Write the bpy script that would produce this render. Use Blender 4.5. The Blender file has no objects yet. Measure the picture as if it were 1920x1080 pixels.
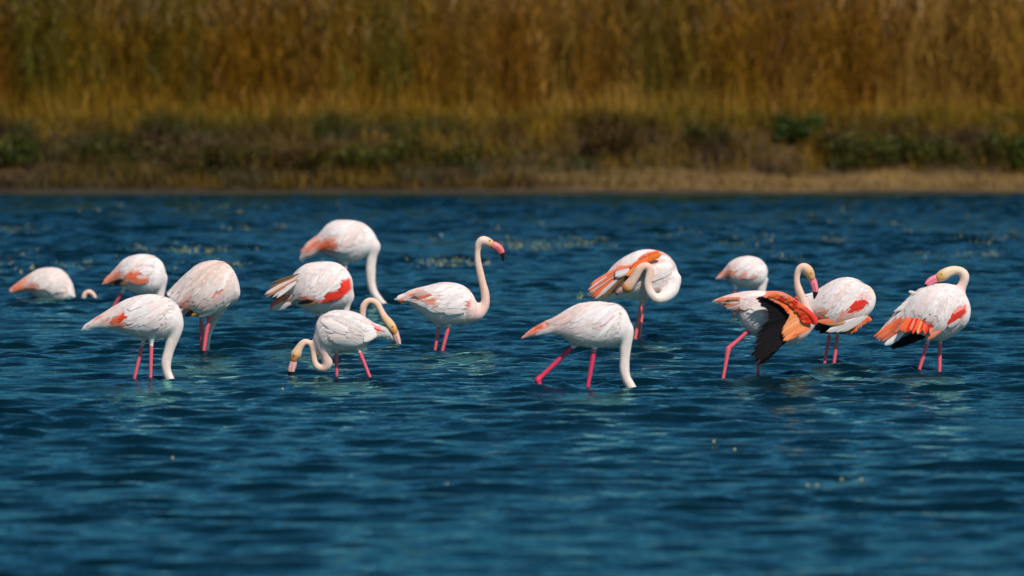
import bpy, math, random
import numpy as np
from mathutils import Vector, Matrix, kdtree

random.seed(7)
RNG = np.random.default_rng(11)
scene = bpy.context.scene
COL = scene.collection
R = math.radians

# ------------------------------------------------------------------ camera
FPX, HORIZON, CAM_H = 11400.0, 80.0, 2.25          # focal length in photo pixels, horizon row, eye height
PITCH = math.atan((540 - HORIZON) / FPX)
cam_data = bpy.data.cameras.new("camera")
cam_data.sensor_width = 36
cam_data.lens = 36 * FPX / 1920
cam_data.clip_end = 3000
cam_data.dof.use_dof = True
cam_data.dof.focus_distance = 42.5
cam_data.dof.aperture_fstop = 2.3
cam = bpy.data.objects.new("camera", cam_data)
cam.location = (0, 0, CAM_H)
cam.rotation_euler = (math.pi / 2 - PITCH, 0, 0)
COL.objects.link(cam)
scene.camera = cam

# ------------------------------------------------------------------ sky and sun
SUN_EL, SUN_AZ = R(50), R(150)                       # azimuth clockwise from +Y: behind the camera, to the right
world = bpy.data.worlds.new("World")
scene.world = world
world.use_nodes = True
wn = world.node_tree
bg = wn.nodes['Background']
sky = wn.nodes.new('ShaderNodeTexSky')
sky.sky_type = 'NISHITA'
sky.sun_disc = False
sky.sun_elevation = SUN_EL
sky.sun_rotation = SUN_AZ
sky.air_density = 1.0
sky.dust_density = 0.5
sky.ozone_density = 8.0
wn.links.new(sky.outputs[0], bg.inputs[0])
bg.inputs[1].default_value = 0.052
sd = bpy.data.lights.new("sun", 'SUN')
sd.energy = 4.4
sd.angle = R(0.5)
sd.color = (1.0, 0.94, 0.86)
sun = bpy.data.objects.new("sun", sd)
to_sun = Vector((math.sin(SUN_AZ) * math.cos(SUN_EL), math.cos(SUN_AZ) * math.cos(SUN_EL), math.sin(SUN_EL)))
sun.rotation_euler = to_sun.to_track_quat('Z', 'Y').to_euler()
sun.location = (0, 0, 30)
COL.objects.link(sun)
scene.view_settings.view_transform = 'Standard'
scene.view_settings.look = 'None'
scene.view_settings.exposure = 0.2
scene.view_settings.gamma = 1
scene.view_settings.use_curve_mapping = False
scene.render.engine = 'CYCLES'
scene.render.resolution_x, scene.render.resolution_y = 1024, 576


# ------------------------------------------------------------------ helpers
def water_at(px, py):
    """world point on the water (z = 0) seen at photo pixel (px, py)"""
    dx, dz = (px - 960) / FPX, (540 - py) / FPX
    c, s = math.cos(PITCH), math.sin(PITCH)
    v = Vector((dx, c + dz * s, dz * c - s))
    k = -CAM_H / v.z
    return Vector((v.x * k, v.y * k, 0))


def tag(o, label=None, cat=None, group=None, kind=None):
    if label: o['label'] = label
    if cat: o['category'] = cat
    if group: o['group'] = group
    if kind: o['kind'] = kind
    return o


def empty(name, loc):
    o = bpy.data.objects.new(name, None)
    o.location = loc
    o.empty_display_size = 0.1
    COL.objects.link(o)
    return o


def mesh_obj(name, verts, faces, mats, parent=None, cols=None, smooth=True):
    me = bpy.data.meshes.new(name)
    verts = np.asarray(verts, dtype=np.float32)
    if isinstance(faces, np.ndarray):
        nf, k = faces.shape
        me.vertices.add(len(verts)); me.vertices.foreach_set('co', verts.ravel())
        me.loops.add(nf * k); me.loops.foreach_set('vertex_index', faces.astype(np.int32).ravel())
        me.polygons.add(nf)
        me.polygons.foreach_set('loop_start', np.arange(0, nf * k, k, dtype=np.int32))
        me.update(calc_edges=True)
    else:
        me.from_pydata([tuple(v) for v in verts], [], faces)
        me.update()
    if cols is not None:
        a = me.color_attributes.new('Col', 'FLOAT_COLOR', 'POINT')
        c4 = np.ones((len(verts), 4), dtype=np.float32); c4[:, :3] = cols
        a.data.foreach_set('color', c4.ravel())
    if smooth:
        me.polygons.foreach_set('use_smooth', np.ones(len(me.polygons), dtype=bool))
    for m in (mats if isinstance(mats, (list, tuple)) else [mats]):
        me.materials.append(m)
    o = bpy.data.objects.new(name, me)
    COL.objects.link(o)
    if parent: o.parent = parent
    return o


def new_mat(name):
    m = bpy.data.materials.new(name)
    m.use_nodes = True
    nt = m.node_tree
    return m, nt, nt.nodes['Principled BSDF'], nt.nodes['Material Output']


def node(nt, typ, **kw):
    n = nt.nodes.new(typ)
    for k, v in kw.items(): setattr(n, k, v)
    return n


def noise(nt, scale, detail=4, vec=None, rough=0.55):
    n = node(nt, 'ShaderNodeTexNoise')
    n.inputs['Scale'].default_value = scale
    n.inputs['Detail'].default_value = detail
    n.inputs['Roughness'].default_value = rough
    if vec is not None: nt.links.new(vec, n.inputs['Vector'])
    return n


def mapping(nt, vec, scale):
    n = node(nt, 'ShaderNodeMapping')
    n.inputs['Scale'].default_value = scale
    nt.links.new(vec, n.inputs['Vector'])
    return n.outputs[0]


def vary(nt, col_socket, fac_socket, lo, hi):
    """multiply a colour by a value that runs lo..hi over the factor"""
    mr = node(nt, 'ShaderNodeMapRange')
    mr.inputs['From Min'].default_value = 0.3; mr.inputs['From Max'].default_value = 0.7
    mr.inputs['To Min'].default_value = lo; mr.inputs['To Max'].default_value = hi
    nt.links.new(fac_socket, mr.inputs['Value'])
    vm = node(nt, 'ShaderNodeVectorMath', operation='SCALE')
    nt.links.new(col_socket, vm.inputs[0]); nt.links.new(mr.outputs[0], vm.inputs['Scale'])
    return vm.outputs[0]


# ------------------------------------------------------------------ materials
def plumage_material():
    m, nt, b, _ = new_mat('plumage')
    at = node(nt, 'ShaderNodeAttribute', attribute_name='Col')
    fl = node(nt, 'ShaderNodeAttribute', attribute_name='flow')
    st = noise(nt, 1.0, 3, mapping(nt, fl.outputs['Vector'], (9, 150, 1)))
    fine = noise(nt, 220, 2, node(nt, 'ShaderNodeTexCoord').outputs['Object'])
    mott = noise(nt, 38, 3, node(nt, 'ShaderNodeTexCoord').outputs['Object'])
    nt.links.new(vary(nt, vary(nt, at.outputs['Color'], st.outputs[0], 0.84, 1.08), mott.outputs[0], 0.93, 1.05), b.inputs['Base Color'])
    add = node(nt, 'ShaderNodeMath', operation='MULTIPLY_ADD')
    add.inputs[1].default_value = 0.35
    nt.links.new(fine.outputs[0], add.inputs[0]); nt.links.new(st.outputs[0], add.inputs[2])
    bp = node(nt, 'ShaderNodeBump')
    bp.inputs['Strength'].default_value = 0.6; bp.inputs['Distance'].default_value = 0.0028
    nt.links.new(add.outputs[0], bp.inputs['Height']); nt.links.new(bp.outputs[0], b.inputs['Normal'])
    b.inputs['Roughness'].default_value = 0.85
    b.inputs['Specular IOR Level'].default_value = 0.15
    b.inputs['Sheen Weight'].default_value = 0.25
    b.inputs['Subsurface Weight'].default_value = 0.2
    b.inputs['Subsurface Radius'].default_value = (1.0, 0.6, 0.5)
    b.inputs['Subsurface Scale'].default_value = 0.012
    b.inputs['Sheen Roughness'].default_value = 0.5
    return m


def skin_material(name, rough=0.42):
    m, nt, b, _ = new_mat(name)
    at = node(nt, 'ShaderNodeAttribute', attribute_name='Col')
    n1 = noise(nt, 160, 3, node(nt, 'ShaderNodeTexCoord').outputs['Object'])
    nt.links.new(vary(nt, at.outputs['Color'], n1.outputs[0], 0.82, 1.1), b.inputs['Base Color'])
    bp = node(nt, 'ShaderNodeBump')
    bp.inputs['Strength'].default_value = 0.5; bp.inputs['Distance'].default_value = 0.002
    nt.links.new(n1.outputs[0], bp.inputs['Height']); nt.links.new(bp.outputs[0], b.inputs['Normal'])
    b.inputs['Roughness'].default_value = rough
    return m


def feather_material():
    """single feathers: object colour, barbs running off the shaft"""
    m, nt, b, _ = new_mat('feather_vane')
    oi = node(nt, 'ShaderNodeObjectInfo')
    uv = node(nt, 'ShaderNodeAttribute', attribute_name='vane')
    w = noise(nt, 1.0, 2, mapping(nt, uv.outputs['Vector'], (55, 2.5, 1)))
    nt.links.new(vary(nt, oi.outputs['Color'], w.outputs[0], 0.78, 1.1), b.inputs['Base Color'])
    bp = node(nt, 'ShaderNodeBump')
    bp.inputs['Strength'].default_value = 0.5; bp.inputs['Distance'].default_value = 0.003
    nt.links.new(w.outputs[0], bp.inputs['Height']); nt.links.new(bp.outputs[0], b.inputs['Normal'])
    b.inputs['Roughness'].default_value = 0.7
    b.inputs['Specular IOR Level'].default_value = 0.06
    return m


def plant_material(name, transl=0.25):
    m, nt, b, out = new_mat(name)
    at = node(nt, 'ShaderNodeAttribute', attribute_name='Col')
    n1 = noise(nt, 9, 3, node(nt, 'ShaderNodeTexCoord').outputs['Object'])
    c = vary(nt, at.outputs['Color'], n1.outputs[0], 0.8, 1.15)
    nt.links.new(c, b.inputs['Base Color'])
    b.inputs['Roughness'].default_value = 0.6
    b.inputs['Specular IOR Level'].default_value = 0.25
    tr = node(nt, 'ShaderNodeBsdfTranslucent'); nt.links.new(c, tr.inputs[0])
    mx = node(nt, 'ShaderNodeMixShader'); mx.inputs[0].default_value = transl
    nt.links.new(b.outputs[0], mx.inputs[1]); nt.links.new(tr.outputs[0], mx.inputs[2])
    nt.links.new(mx.outputs[0], out.inputs[0])
    return m


def water_material():
    m, nt, b, out = new_mat('lake_water')
    tc = node(nt, 'ShaderNodeTexCoord').outputs['Object']
    r1 = noise(nt, 1.0, 4, mapping(nt, tc, (8, 19, 9)), 0.6)
    r2 = noise(nt, 1.0, 3, mapping(nt, tc, (22, 46, 30)), 0.55)
    ad = node(nt, 'ShaderNodeMath', operation='MULTIPLY_ADD'); ad.inputs[1].default_value = 0.22
    nt.links.new(r2.outputs[0], ad.inputs[0]); nt.links.new(r1.outputs[0], ad.inputs[2])
    bp = node(nt, 'ShaderNodeBump')
    bp.inputs['Strength'].default_value = 1.0; bp.inputs['Distance'].default_value = WATER_BUMP
    nt.links.new(ad.outputs[0], bp.inputs['Height'])
    nt.nodes.remove(b)
    df = node(nt, 'ShaderNodeBsdfDiffuse'); df.inputs[0].default_value = (0.0006, 0.009, 0.014, 1)
    gl = node(nt, 'ShaderNodeBsdfGlossy'); gl.inputs[0].default_value = WATER_TINT
    gl.inputs['Roughness'].default_value = 0.03
    fr = node(nt, 'ShaderNodeFresnel'); fr.inputs[0].default_value = 1.34
    for s in (df, gl, fr): nt.links.new(bp.outputs[0], s.inputs['Normal'])
    mx = node(nt, 'ShaderNodeMixShader')
    nt.links.new(fr.outputs[0], mx.inputs[0]); nt.links.new(df.outputs[0], mx.inputs[1]); nt.links.new(gl.outputs[0], mx.inputs[2])
    nt.links.new(mx.outputs[0], out.inputs[0])
    return m


def bank_material():
    m, nt, b, _ = new_mat('bank_earth')
    at = node(nt, 'ShaderNodeAttribute', attribute_name='Col')
    n1 = noise(nt, 2.2, 6, node(nt, 'ShaderNodeTexCoord').outputs['Object'])
    nt.links.new(vary(nt, at.outputs['Color'], n1.outputs[0], 0.55, 1.35), b.inputs['Base Color'])
    bp = node(nt, 'ShaderNodeBump'); bp.inputs['Distance'].default_value = 0.08
    nt.links.new(n1.outputs[0], bp.inputs['Height']); nt.links.new(bp.outputs[0], b.inputs['Normal'])
    b.inputs['Roughness'].default_value = 0.95
    return m


WATER_BUMP = 0.009
WATER_TINT = (0.38, 0.98, 1.0, 1)
M_PLUM = plumage_material()
M_LEG = skin_material('leg_skin', 0.4)
M_BILL = skin_material('bill_horn', 0.35)
M_FEA = feather_material()
M_REED = plant_material('dry_reed', 0.3)
M_GRASS = plant_material('bank_grass_blade', 0.2)
M_WEED = plant_material('weed_leaf', 0.15)
M_EYE = skin_material('eye', 0.15)
M_WATER = water_material()
M_BANK = bank_material()

# ------------------------------------------------------------------ water
SHORE = water_at(960, 365).y


# where legs, necks and bellies break the surface: photo pixel and ring height
RIPPLES = [(92, 563, .014), (135, 563, .014), (158, 562, .012), (251, 713, .012), (282, 714, .012), (320, 713, .016), (380, 661, .014), (390, 640, .01),
           (631, 708, .012), (695, 710, .012), (549, 711, .008), (749, 648, .016), (816, 655, .012), (830, 655, .012), (729, 577, .015),
           (1013, 727, .015), (1101, 727, .012), (1184, 726, .018), (1190, 640, .012), (1198, 640, .012), (1356, 706, .013), (1422, 704, .012),
           (1546, 680, .012), (1563, 681, .012), (1722, 697, .012), (1762, 699, .012)]


def build_water():
    ys = [-60, -30, -10, 0, 6, 12, 17, 20, 22]
    while ys[-1] < SHORE + 4: ys.append(ys[-1] + max(0.03, 0.0009 * ys[-1]))
    ys += [SHORE + 12, SHORE + 60]
    xs = list(np.arange(-11, 11.01, 0.07))
    step, e = 0.1, 11.0
    outer = []
    while e < 900:
        step *= 1.35; e += step; outer.append(e)
    xs = [-v for v in reversed(outer)] + xs + outer
    xs, ys = np.array(xs), np.array(ys)
    X, Y = np.meshgrid(xs, ys)
    Z = np.zeros_like(X); DX = np.zeros_like(X); DY = np.zeros_like(X)
    rng = np.random.default_rng(4)
    lam = np.exp(rng.uniform(math.log(0.13), math.log(1.0), 90))
    for L in lam:
        k = 2 * math.pi / L
        th = rng.normal(-math.pi / 2 - 0.2, 0.5)
        a = 0.0027 * L ** 0.62 * rng.uniform(0.5, 1.3) * (1.0 if L > 0.3 else 1.1)
        cx, cy = math.cos(th), math.sin(th)
        ph = k * (cx * X + cy * Y) + rng.uniform(0, 6.28)
        s, c = np.sin(ph), np.cos(ph)
        Z += a * s; DX += a * c * cx; DY += a * c * cy
    # gusts: patches of rougher and calmer water
    g = np.zeros_like(X)
    for i in range(14):
        kx, ky = rng.normal(0, 0.9), rng.normal(0, 0.35)
        g += np.sin(kx * X + ky * Y + rng.uniform(0, 6.28))
    g = 1.0 + 0.08 * g
    g = np.clip(g, 0.65, 1.45)
    edge = np.clip((SHORE + 0.5 - Y) / 3, 0.4, 1) * np.interp(Y, [20, 60, 90], [1.0, 1.1, 2.0]) * (np.abs(X) < 40) * (Y > 14)
    Z *= g * edge
    for rx, ry, ra in RIPPLES:
        p = water_at(rx, ry)
        sel = (np.abs(X - p.x) < 0.9) & (np.abs(Y - p.y) < 1.4)
        rr = np.hypot(X[sel] - p.x, Y[sel] - p.y)
        Z[sel] += ra * np.exp(-rr / 0.28) * np.cos(rr * 2 * math.pi / 0.17)
    DX *= g * edge * 1.2; DY *= g * edge * 1.2
    V = np.stack([X + DX, Y + DY, Z], -1).reshape(-1, 3)
    nx, ny = len(xs), len(ys)
    i = np.arange(nx - 1)[None, :] + np.arange(ny - 1)[:, None] * nx
    F = np.stack([i, i + 1, i + 1 + nx, i + nx], -1).reshape(-1, 4)
    return tag(mesh_obj('water', V, F, M_WATER), kind='structure')


build_water()


# ------------------------------------------------------------------ far bank
def vnoise(x, seed, octaves=3):
    """smooth 1-D value noise, vectorised"""
    x = np.asarray(x, float); out = np.zeros_like(x); amp = 1.0; tot = 0
    for o in range(octaves):
        r = np.random.default_rng(seed + o * 17).uniform(-1, 1, 4096)
        xi = np.floor(x).astype(int); f = x - xi; f = f * f * (3 - 2 * f)
        out += amp * (r[xi % 4096] * (1 - f) + r[(xi + 1) % 4096] * f)
        tot += amp; amp *= 0.5; x = x * 2.03 + 11.3
    return out / tot


def vnoise2(x, y, seed, octaves=3):
    x = np.asarray(x, float); y = np.asarray(y, float); out = np.zeros_like(x); amp = 1.0; tot = 0
    for o in range(octaves):
        r = np.random.default_rng(seed + o * 13).uniform(-1, 1, (256, 256))
        xi, yi = np.floor(x).astype(int), np.floor(y).astype(int)
        fx, fy = x - xi, y - yi; fx = fx * fx * (3 - 2 * fx); fy = fy * fy * (3 - 2 * fy)
        a = r[xi % 256, yi % 256] * (1 - fx) + r[(xi + 1) % 256, yi % 256] * fx
        b = r[xi % 256, (yi + 1) % 256] * (1 - fx) + r[(xi + 1) % 256, (yi + 1) % 256] * fx
        out += amp * (a * (1 - fy) + b * fy); tot += amp; amp *= 0.5; x = x * 2.07 + 5.2; y = y * 2.07 + 9.1
    return out / tot


PROF_D = [-3, -0.3, 0.0, 0.15, 1.0, 1.6, 2.6, 3.6, 6, 16, 40, 900]
PROF_Z = [-1.2, -0.12, 0.0, 0.05, 0.14, 0.4, 0.85, 1.0, 1.08, 1.3, 4.0, 4.0]


def ground_z(x, y):
    d = np.asarray(y) - SHORE - 0.25 * vnoise(np.asarray(x) * 0.5 + 50, 3)
    z = np.interp(d, PROF_D, PROF_Z)
    return z + (0.06 * vnoise2(np.asarray(x) * 1.1 + 40, np.asarray(y) * 1.1, 8)) * np.clip(d / 1.5, 0, 1)


EARTH = np.array((0.05, 0.026, 0.003)); TAN = np.array((0.13, 0.075, 0.018)); DARK = np.array((0.02, 0.013, 0.004))


def build_bank():
    xs = np.concatenate([[-900, -300, -100, -50], np.arange(-26, 26.1, 0.2), [50, 100, 300, 900]])
    ys = np.concatenate([SHORE + np.array([-3, -1.0]), SHORE + np.arange(-0.4, 8, 0.12), SHORE + np.array([10, 14, 20, 40, 100, 300, 900])])
    X, Y = np.meshgrid(xs, ys)
    Z = ground_z(X, Y)
    d = Y - SHORE
    C = np.ones(X.shape + (3,)) * EARTH
    right = np.clip((X + 1.5) / 4 + 0.4 * vnoise(X * 0.8 + 90, 5), 0, 1)[..., None]
    strip = (np.clip((d - 0.05) / 0.2, 0, 1) * np.clip((1.5 - d) / 0.4, 0, 1))[..., None]
    C = C * (1 - strip) + (TAN * right + EARTH * 0.45 * (1 - right)) * strip
    wet = np.clip((0.16 - Z) / 0.08, 0, 1)[..., None] * np.clip((0.35 - d) / 0.2, 0, 1)[..., None]
    C = C * (1 - wet) + DARK * wet
    V = np.stack([X, Y, Z], -1).reshape(-1, 3)
    nx, ny = len(xs), len(ys)
    i = np.arange(nx - 1)[None, :] + np.arange(ny - 1)[:, None] * nx
    F = np.stack([i, i + 1, i + 1 + nx, i + nx], -1).reshape(-1, 4)
    return tag(mesh_obj('bank_ground', V, F, M_BANK, cols=C.reshape(-1, 3)), kind='structure')


build_bank()


def blades(bx, by, bz, h, w, lean, az, cols, segs=3, droop=0.4, tipw=0.15):
    """many ribbon blades as one vertex/face/colour set. az = lean direction, lean = horizontal reach at tip"""
    n = len(bx); k = segs + 1
    u = np.linspace(0, 1, k)[None, :]
    reach = lean[:, None] * u ** 1.7
    x = bx[:, None] + np.cos(az)[:, None] * reach
    y = by[:, None] + np.sin(az)[:, None] * reach
    z = bz[:, None] + h[:, None] * (u - droop * u ** 3 * np.clip(lean / np.maximum(h, 1e-4), 0, 1)[:, None])
    ww = w[:, None] * np.interp(u, [0, 0.35, 1], [0.7, 1, tipw])
    fa = RNG.uniform(0, math.pi, n)[:, None]
    ox, oy = np.cos(fa) * ww / 2, np.sin(fa) * ww / 2
    L = np.stack([x - ox, y - oy, z], -1); Rr = np.stack([x + ox, y + oy, z], -1)
    V = np.stack([L, Rr], 2).reshape(-1, 3)
    base = (np.arange(n) * k * 2)[:, None] + (np.arange(segs) * 2)[None, :]
    F = np.stack([base, base + 1, base + 3, base + 2], -1).reshape(-1, 4)
    C = np.repeat(cols, k * 2, axis=0)
    return V, F, C


def merge(parts):
    Vs, Fs, Cs, off = [], [], [], 0
    for V, F, C in parts:
        Vs.append(V); Fs.append(F + off); Cs.append(C); off += len(V)
    return np.concatenate(Vs), np.concatenate(Fs), np.concatenate(Cs)


def mixcol(a, b, f):
    f = np.clip(f, 0, 1)[:, None]
    return np.asarray(a) * (1 - f) + np.asarray(b) * f


def stems(bx, by, bz, h, r, lean, az, cols, segs=3):
    """three-sided tapering stalks"""
    n = len(bx); k = segs + 1
    u = np.linspace(0, 1, k)[None, :]
    x = bx[:, None] + np.cos(az)[:, None] * lean[:, None] * u ** 1.6
    y = by[:, None] + np.sin(az)[:, None] * lean[:, None] * u ** 1.6
    z = bz[:, None] + h[:, None] * u
    rr = r[:, None] * (1 - 0.6 * u)
    ring = []
    for j in range(3):
        a = j * 2.0944
        ring.append(np.stack([x + math.cos(a) * rr, y + math.sin(a) * rr, z], -1))
    V = np.stack(ring, 2).reshape(-1, 3)
    fs = []
    base = (np.arange(n) * k * 3)[:, None] + (np.arange(segs) * 3)[None, :]
    for j in range(3):
        j2 = (j + 1) % 3
        fs.append(np.stack([base + j, base + j2, base + 3 + j2, base + 3 + j], -1).reshape(-1, 4))
    return V, np.concatenate(fs), np.repeat(cols, k * 3, axis=0)


AMBER = (0.28, 0.128, 0.003); BROWN = (0.14, 0.054, 0.002); STRAW = (0.36, 0.195, 0.032)
OLIVE = (0.16, 0.105, 0.003); GREEN = (0.03, 0.06, 0.003); RUST = (0.25, 0.105, 0.003)


def reed_colours(x, y):
    n = len(x)
    c = mixcol(np.tile(AMBER, (n, 1)), RUST, vnoise2(x * 0.9 + 30, y * 0.5, 21) * 1.3 + 0.3)
    rgt = np.clip((x + 2) / 6, -0.2, 0.6)
    c = mixcol(c, STRAW, vnoise2(x * 1.6 + 70, y * 0.8, 22) * 1.8 + rgt * 0.9)
    c = mixcol(c, BROWN, vnoise2(x * 1.9 + 10, y * 0.6, 23) * 2.0 - 0.35)
    c = mixcol(c, OLIVE, vnoise2(x * 1.2 + 90, y * 0.7, 24) * 2.2 - 0.35)
    g = vnoise2(x * 1.4 + 15, y * 1.0, 25) * 3.2 - 1.35 + (0.1 - rgt)
    c = mixcol(c, GREEN, g)
    return c * RNG.uniform(0.6, 1.35, (n, 1))


def build_reeds():
    n = 18000
    # clumps: jitter around random centres so that light and dark gaps form
    cx = RNG.uniform(-20, 20, 1250); cy = SHORE + 5.2 + 12 * RNG.uniform(0, 1, 1250) ** 1.2
    k = RNG.integers(0, 1250, n)
    x = cx[k] + RNG.normal(0, 0.4, n); y = np.maximum(cy[k] + RNG.normal(0, 0.35, n), SHORE + 4.6 + 0.5 * vnoise(cx[k] * 0.9 + 30, 9))
    z = ground_z(x, y) - 0.03
    ch = RNG.uniform(1.5, 3.4, 1250)
    h = ch[k] + RNG.normal(0, 0.18, n)
    ca = RNG.uniform(0, 6.28, 1250); az = ca[k] + RNG.normal(0, 0.7, n)
    lean = np.abs(RNG.normal(0.4, 0.42, n)) + 0.15 * (x > 2) * RNG.uniform(0, 2.2, n)
    col = reed_colours(x, y)
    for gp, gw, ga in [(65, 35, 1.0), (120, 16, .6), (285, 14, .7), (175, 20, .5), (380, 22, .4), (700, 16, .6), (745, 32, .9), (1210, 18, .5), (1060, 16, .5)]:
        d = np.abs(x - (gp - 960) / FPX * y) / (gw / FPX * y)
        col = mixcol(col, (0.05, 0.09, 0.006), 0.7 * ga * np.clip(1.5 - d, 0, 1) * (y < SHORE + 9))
    parts = [stems(x, y, z, h, RNG.uniform(0.005, 0.009, n), lean, az, col)]
    for j in range(5):                                   # leaves up the stalk
        f = RNG.uniform(0.08, 0.95, n)
        lx = x + np.cos(az) * lean * f ** 1.6; ly = y + np.sin(az) * lean * f ** 1.6
        la = RNG.uniform(0, 6.28, n); ll = RNG.uniform(0.35, 0.8, n)
        parts.append(blades(lx, ly, z + h * f, ll * 0.85, RNG.uniform(0.014, 0.03, n), ll * RNG.uniform(0.2, 1.0, n), la,
                            col * RNG.uniform(0.75, 1.25, (n, 1)), segs=3, droop=0.9))
    px = x + np.cos(az) * lean; py = y + np.sin(az) * lean
    for j in range(2):                                   # feathery seed heads
        parts.append(blades(px, py, z + h * 0.94, RNG.uniform(0.22, 0.4, n), RNG.uniform(0.03, 0.06, n), RNG.uniform(0.05, 0.2, n),
                            az + RNG.normal(0, 0.5, n), mixcol(col, (0.3, 0.2, 0.1), np.full(n, 0.5)), segs=2))
    V, F, C = merge(parts)
    tag(mesh_obj('reed_bed', V, F, M_REED, cols=C, smooth=False),
        'tall dry amber and straw reeds standing along the top of the far bank', 'reeds', kind='stuff')
    # lower front of the bed: broken, leaning dry stalks and grass
    n = 12000
    x = RNG.uniform(-20, 20, n); y = SHORE + 3.7 + RNG.uniform(0, 2.2, n)
    z = ground_z(x, y) - 0.02
    h = RNG.uniform(0.25, 0.6, n) * (1 + 0.8 * vnoise(x * 1.3 + 33, 31)) + np.clip(y - SHORE - 4.6, 0, 1.4) * 0.35
    col = reed_colours(x, y)
    col = mixcol(col, (0.17, 0.10, 0.003), 0.4 + 0.9 * vnoise2(x * 1.1 + 12, y, 44))
    V, F, C = blades(x, y, z, h, RNG.uniform(0.012, 0.024, n), np.abs(RNG.normal(0.12, 0.12, n)), RNG.uniform(0, 6.28, n), col)
    tag(mesh_obj('terrace_grass', V, F, M_GRASS, cols=C, smooth=False),
        'yellowish dry grass growing in front of the reeds on the bank top', 'grass', kind='stuff')


build_reeds()


def build_slope_grass():
    n = 54000
    x = RNG.uniform(-20, 20, n); d = RNG.uniform(0.25, 4.0, n); y = SHORE + d
    right = np.clip((x + 1) / 4, 0, 1)
    low = d < 1.35
    keep = ~(low & (RNG.uniform(0, 1, n) < 0.1 + 0.6 * right))
    x, d, y = x[keep], d[keep], y[keep]; n = len(x); right = right[keep] if False else np.clip((x + 1) / 4, 0, 1)
    z = ground_z(x, y) - 0.02
    h = RNG.uniform(0.12, 0.36, n) * (1 + 0.9 * vnoise2(x * 1.5 + 20, y * 1.5, 51))
    h = np.where(d < 1.3, h * (0.95 - 0.45 * right), h)
    base = mixcol(np.tile((0.11, 0.062, 0.003), (n, 1)), (0.035, 0.042, 0.004), vnoise2(x * 0.8 + 60, y * 1.6, 52) * 2.6 + 0.4 - 0.4 * right)
    base = mixcol(base, (0.03, 0.014, 0.002), vnoise2(x * 1.3 + 33, y * 1.8, 57) * 3.4 - 0.2)
    base = mixcol(base, (0.20, 0.11, 0.004), vnoise2(x * 2.0 + 80, y * 2.2, 53) * 2.6 - 0.3 + 0.25 * right)
    base = mixcol(base, (0.17, 0.11, 0.004), (d - 2.7) * 0.9)
    base = np.where((d < 1.25)[:, None], mixcol(base * 0.75, (0.16, 0.095, 0.02), right * 0.8 - 0.1), base)
    base = base * RNG.uniform(0.6, 1.35, (n, 1))
    V, F, C = blades(x, y, z, h, RNG.uniform(0.012, 0.028, n), np.abs(RNG.normal(0.1, 0.1, n)), RNG.uniform(0, 6.28, n), base)
    tag(mesh_obj('slope_grass', V, F, M_GRASS, cols=C, smooth=False),
        'rough brown and olive grass covering the slope of the far bank', 'grass', kind='stuff')


build_slope_grass()


def bank_point(px, py):
    """where the photo pixel meets the sloping bank"""
    dx, dz = (px - 960) / FPX, (540 - py) / FPX
    c, s = math.cos(PITCH), math.sin(PITCH)
    v = Vector((dx, c + dz * s, dz * c - s))
    for k in np.arange(SHORE, SHORE + 7, 0.05):
        p = Vector((0, 0, CAM_H)) + v * (k / v.y)
        if p.z <= float(ground_z(p.x, p.y)): return p
    return Vector((v.x * (SHORE + 5), SHORE + 5, 1.0))


def shrub(px, py, w, h, cols, label):
    """low bush: woody stems under a crown of small leaves; size in photo pixels"""
    p = bank_point(px, py)
    sc = FPX / p.y; w, h = w / sc, h / sc
    root = empty('bank_shrub', p)
    tag(root, label, 'shrub', 'low shrubs on the slope of the far bank')
    k = 9
    az = RNG.uniform(0, 6.28, k); ln = RNG.uniform(0.25, 0.5, k) * w
    V, F, C = stems(np.zeros(k), np.zeros(k), np.full(k, -0.05), np.full(k, h * 0.7), np.full(k, 0.012), ln, az, np.tile((0.05, 0.035, 0.02), (k, 1)))
    mesh_obj('stem', V, F, M_GRASS, root, cols=C, smooth=False)
    n = 1500
    nb = 12                                                # sub-clumps give the uneven outline
    bc = np.stack([RNG.normal(0, 0.3, nb) * w, RNG.uniform(-0.3, 0.3, nb) * w, RNG.uniform(0.1, 0.65, nb) ** 1.3 * h], -1)
    i = RNG.integers(0, nb, n)
    d = RNG.normal(0, 1, (n, 3)); d /= np.linalg.norm(d, axis=1)[:, None]
    rad = np.abs(RNG.normal(0.9, 0.4, n))[:, None]
    q = bc[i] + d * rad * np.array([w * 0.2, w * 0.2, h * 0.28])
    q[:, 2] = np.maximum(q[:, 2], 0.0)
    a = RNG.normal(0, 1, (n, 3)); b = RNG.normal(0, 1, (n, 3))
    a /= np.linalg.norm(a, axis=1)[:, None]; b -= a * (a * b).sum(1)[:, None]; b /= np.linalg.norm(b, axis=1)[:, None]
    L = RNG.uniform(0.025, 0.05, n)[:, None]
    V = np.stack([q - a * L, q + b * L * 0.45, q + a * L, q - b * L * 0.45], 1).reshape(-1, 3)
    F = np.arange(n * 4).reshape(n, 4)
    clump = RNG.uniform(0.6, 1.4, nb)[i]
    C = np.repeat(np.array(cols)[RNG.integers(0, len(cols), n)] * clump[:, None] * RNG.uniform(0.7, 1.3, (n, 1)), 4, axis=0)
    mesh_obj('foliage', V, F, M_GRASS, root, cols=C, smooth=False)


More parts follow.
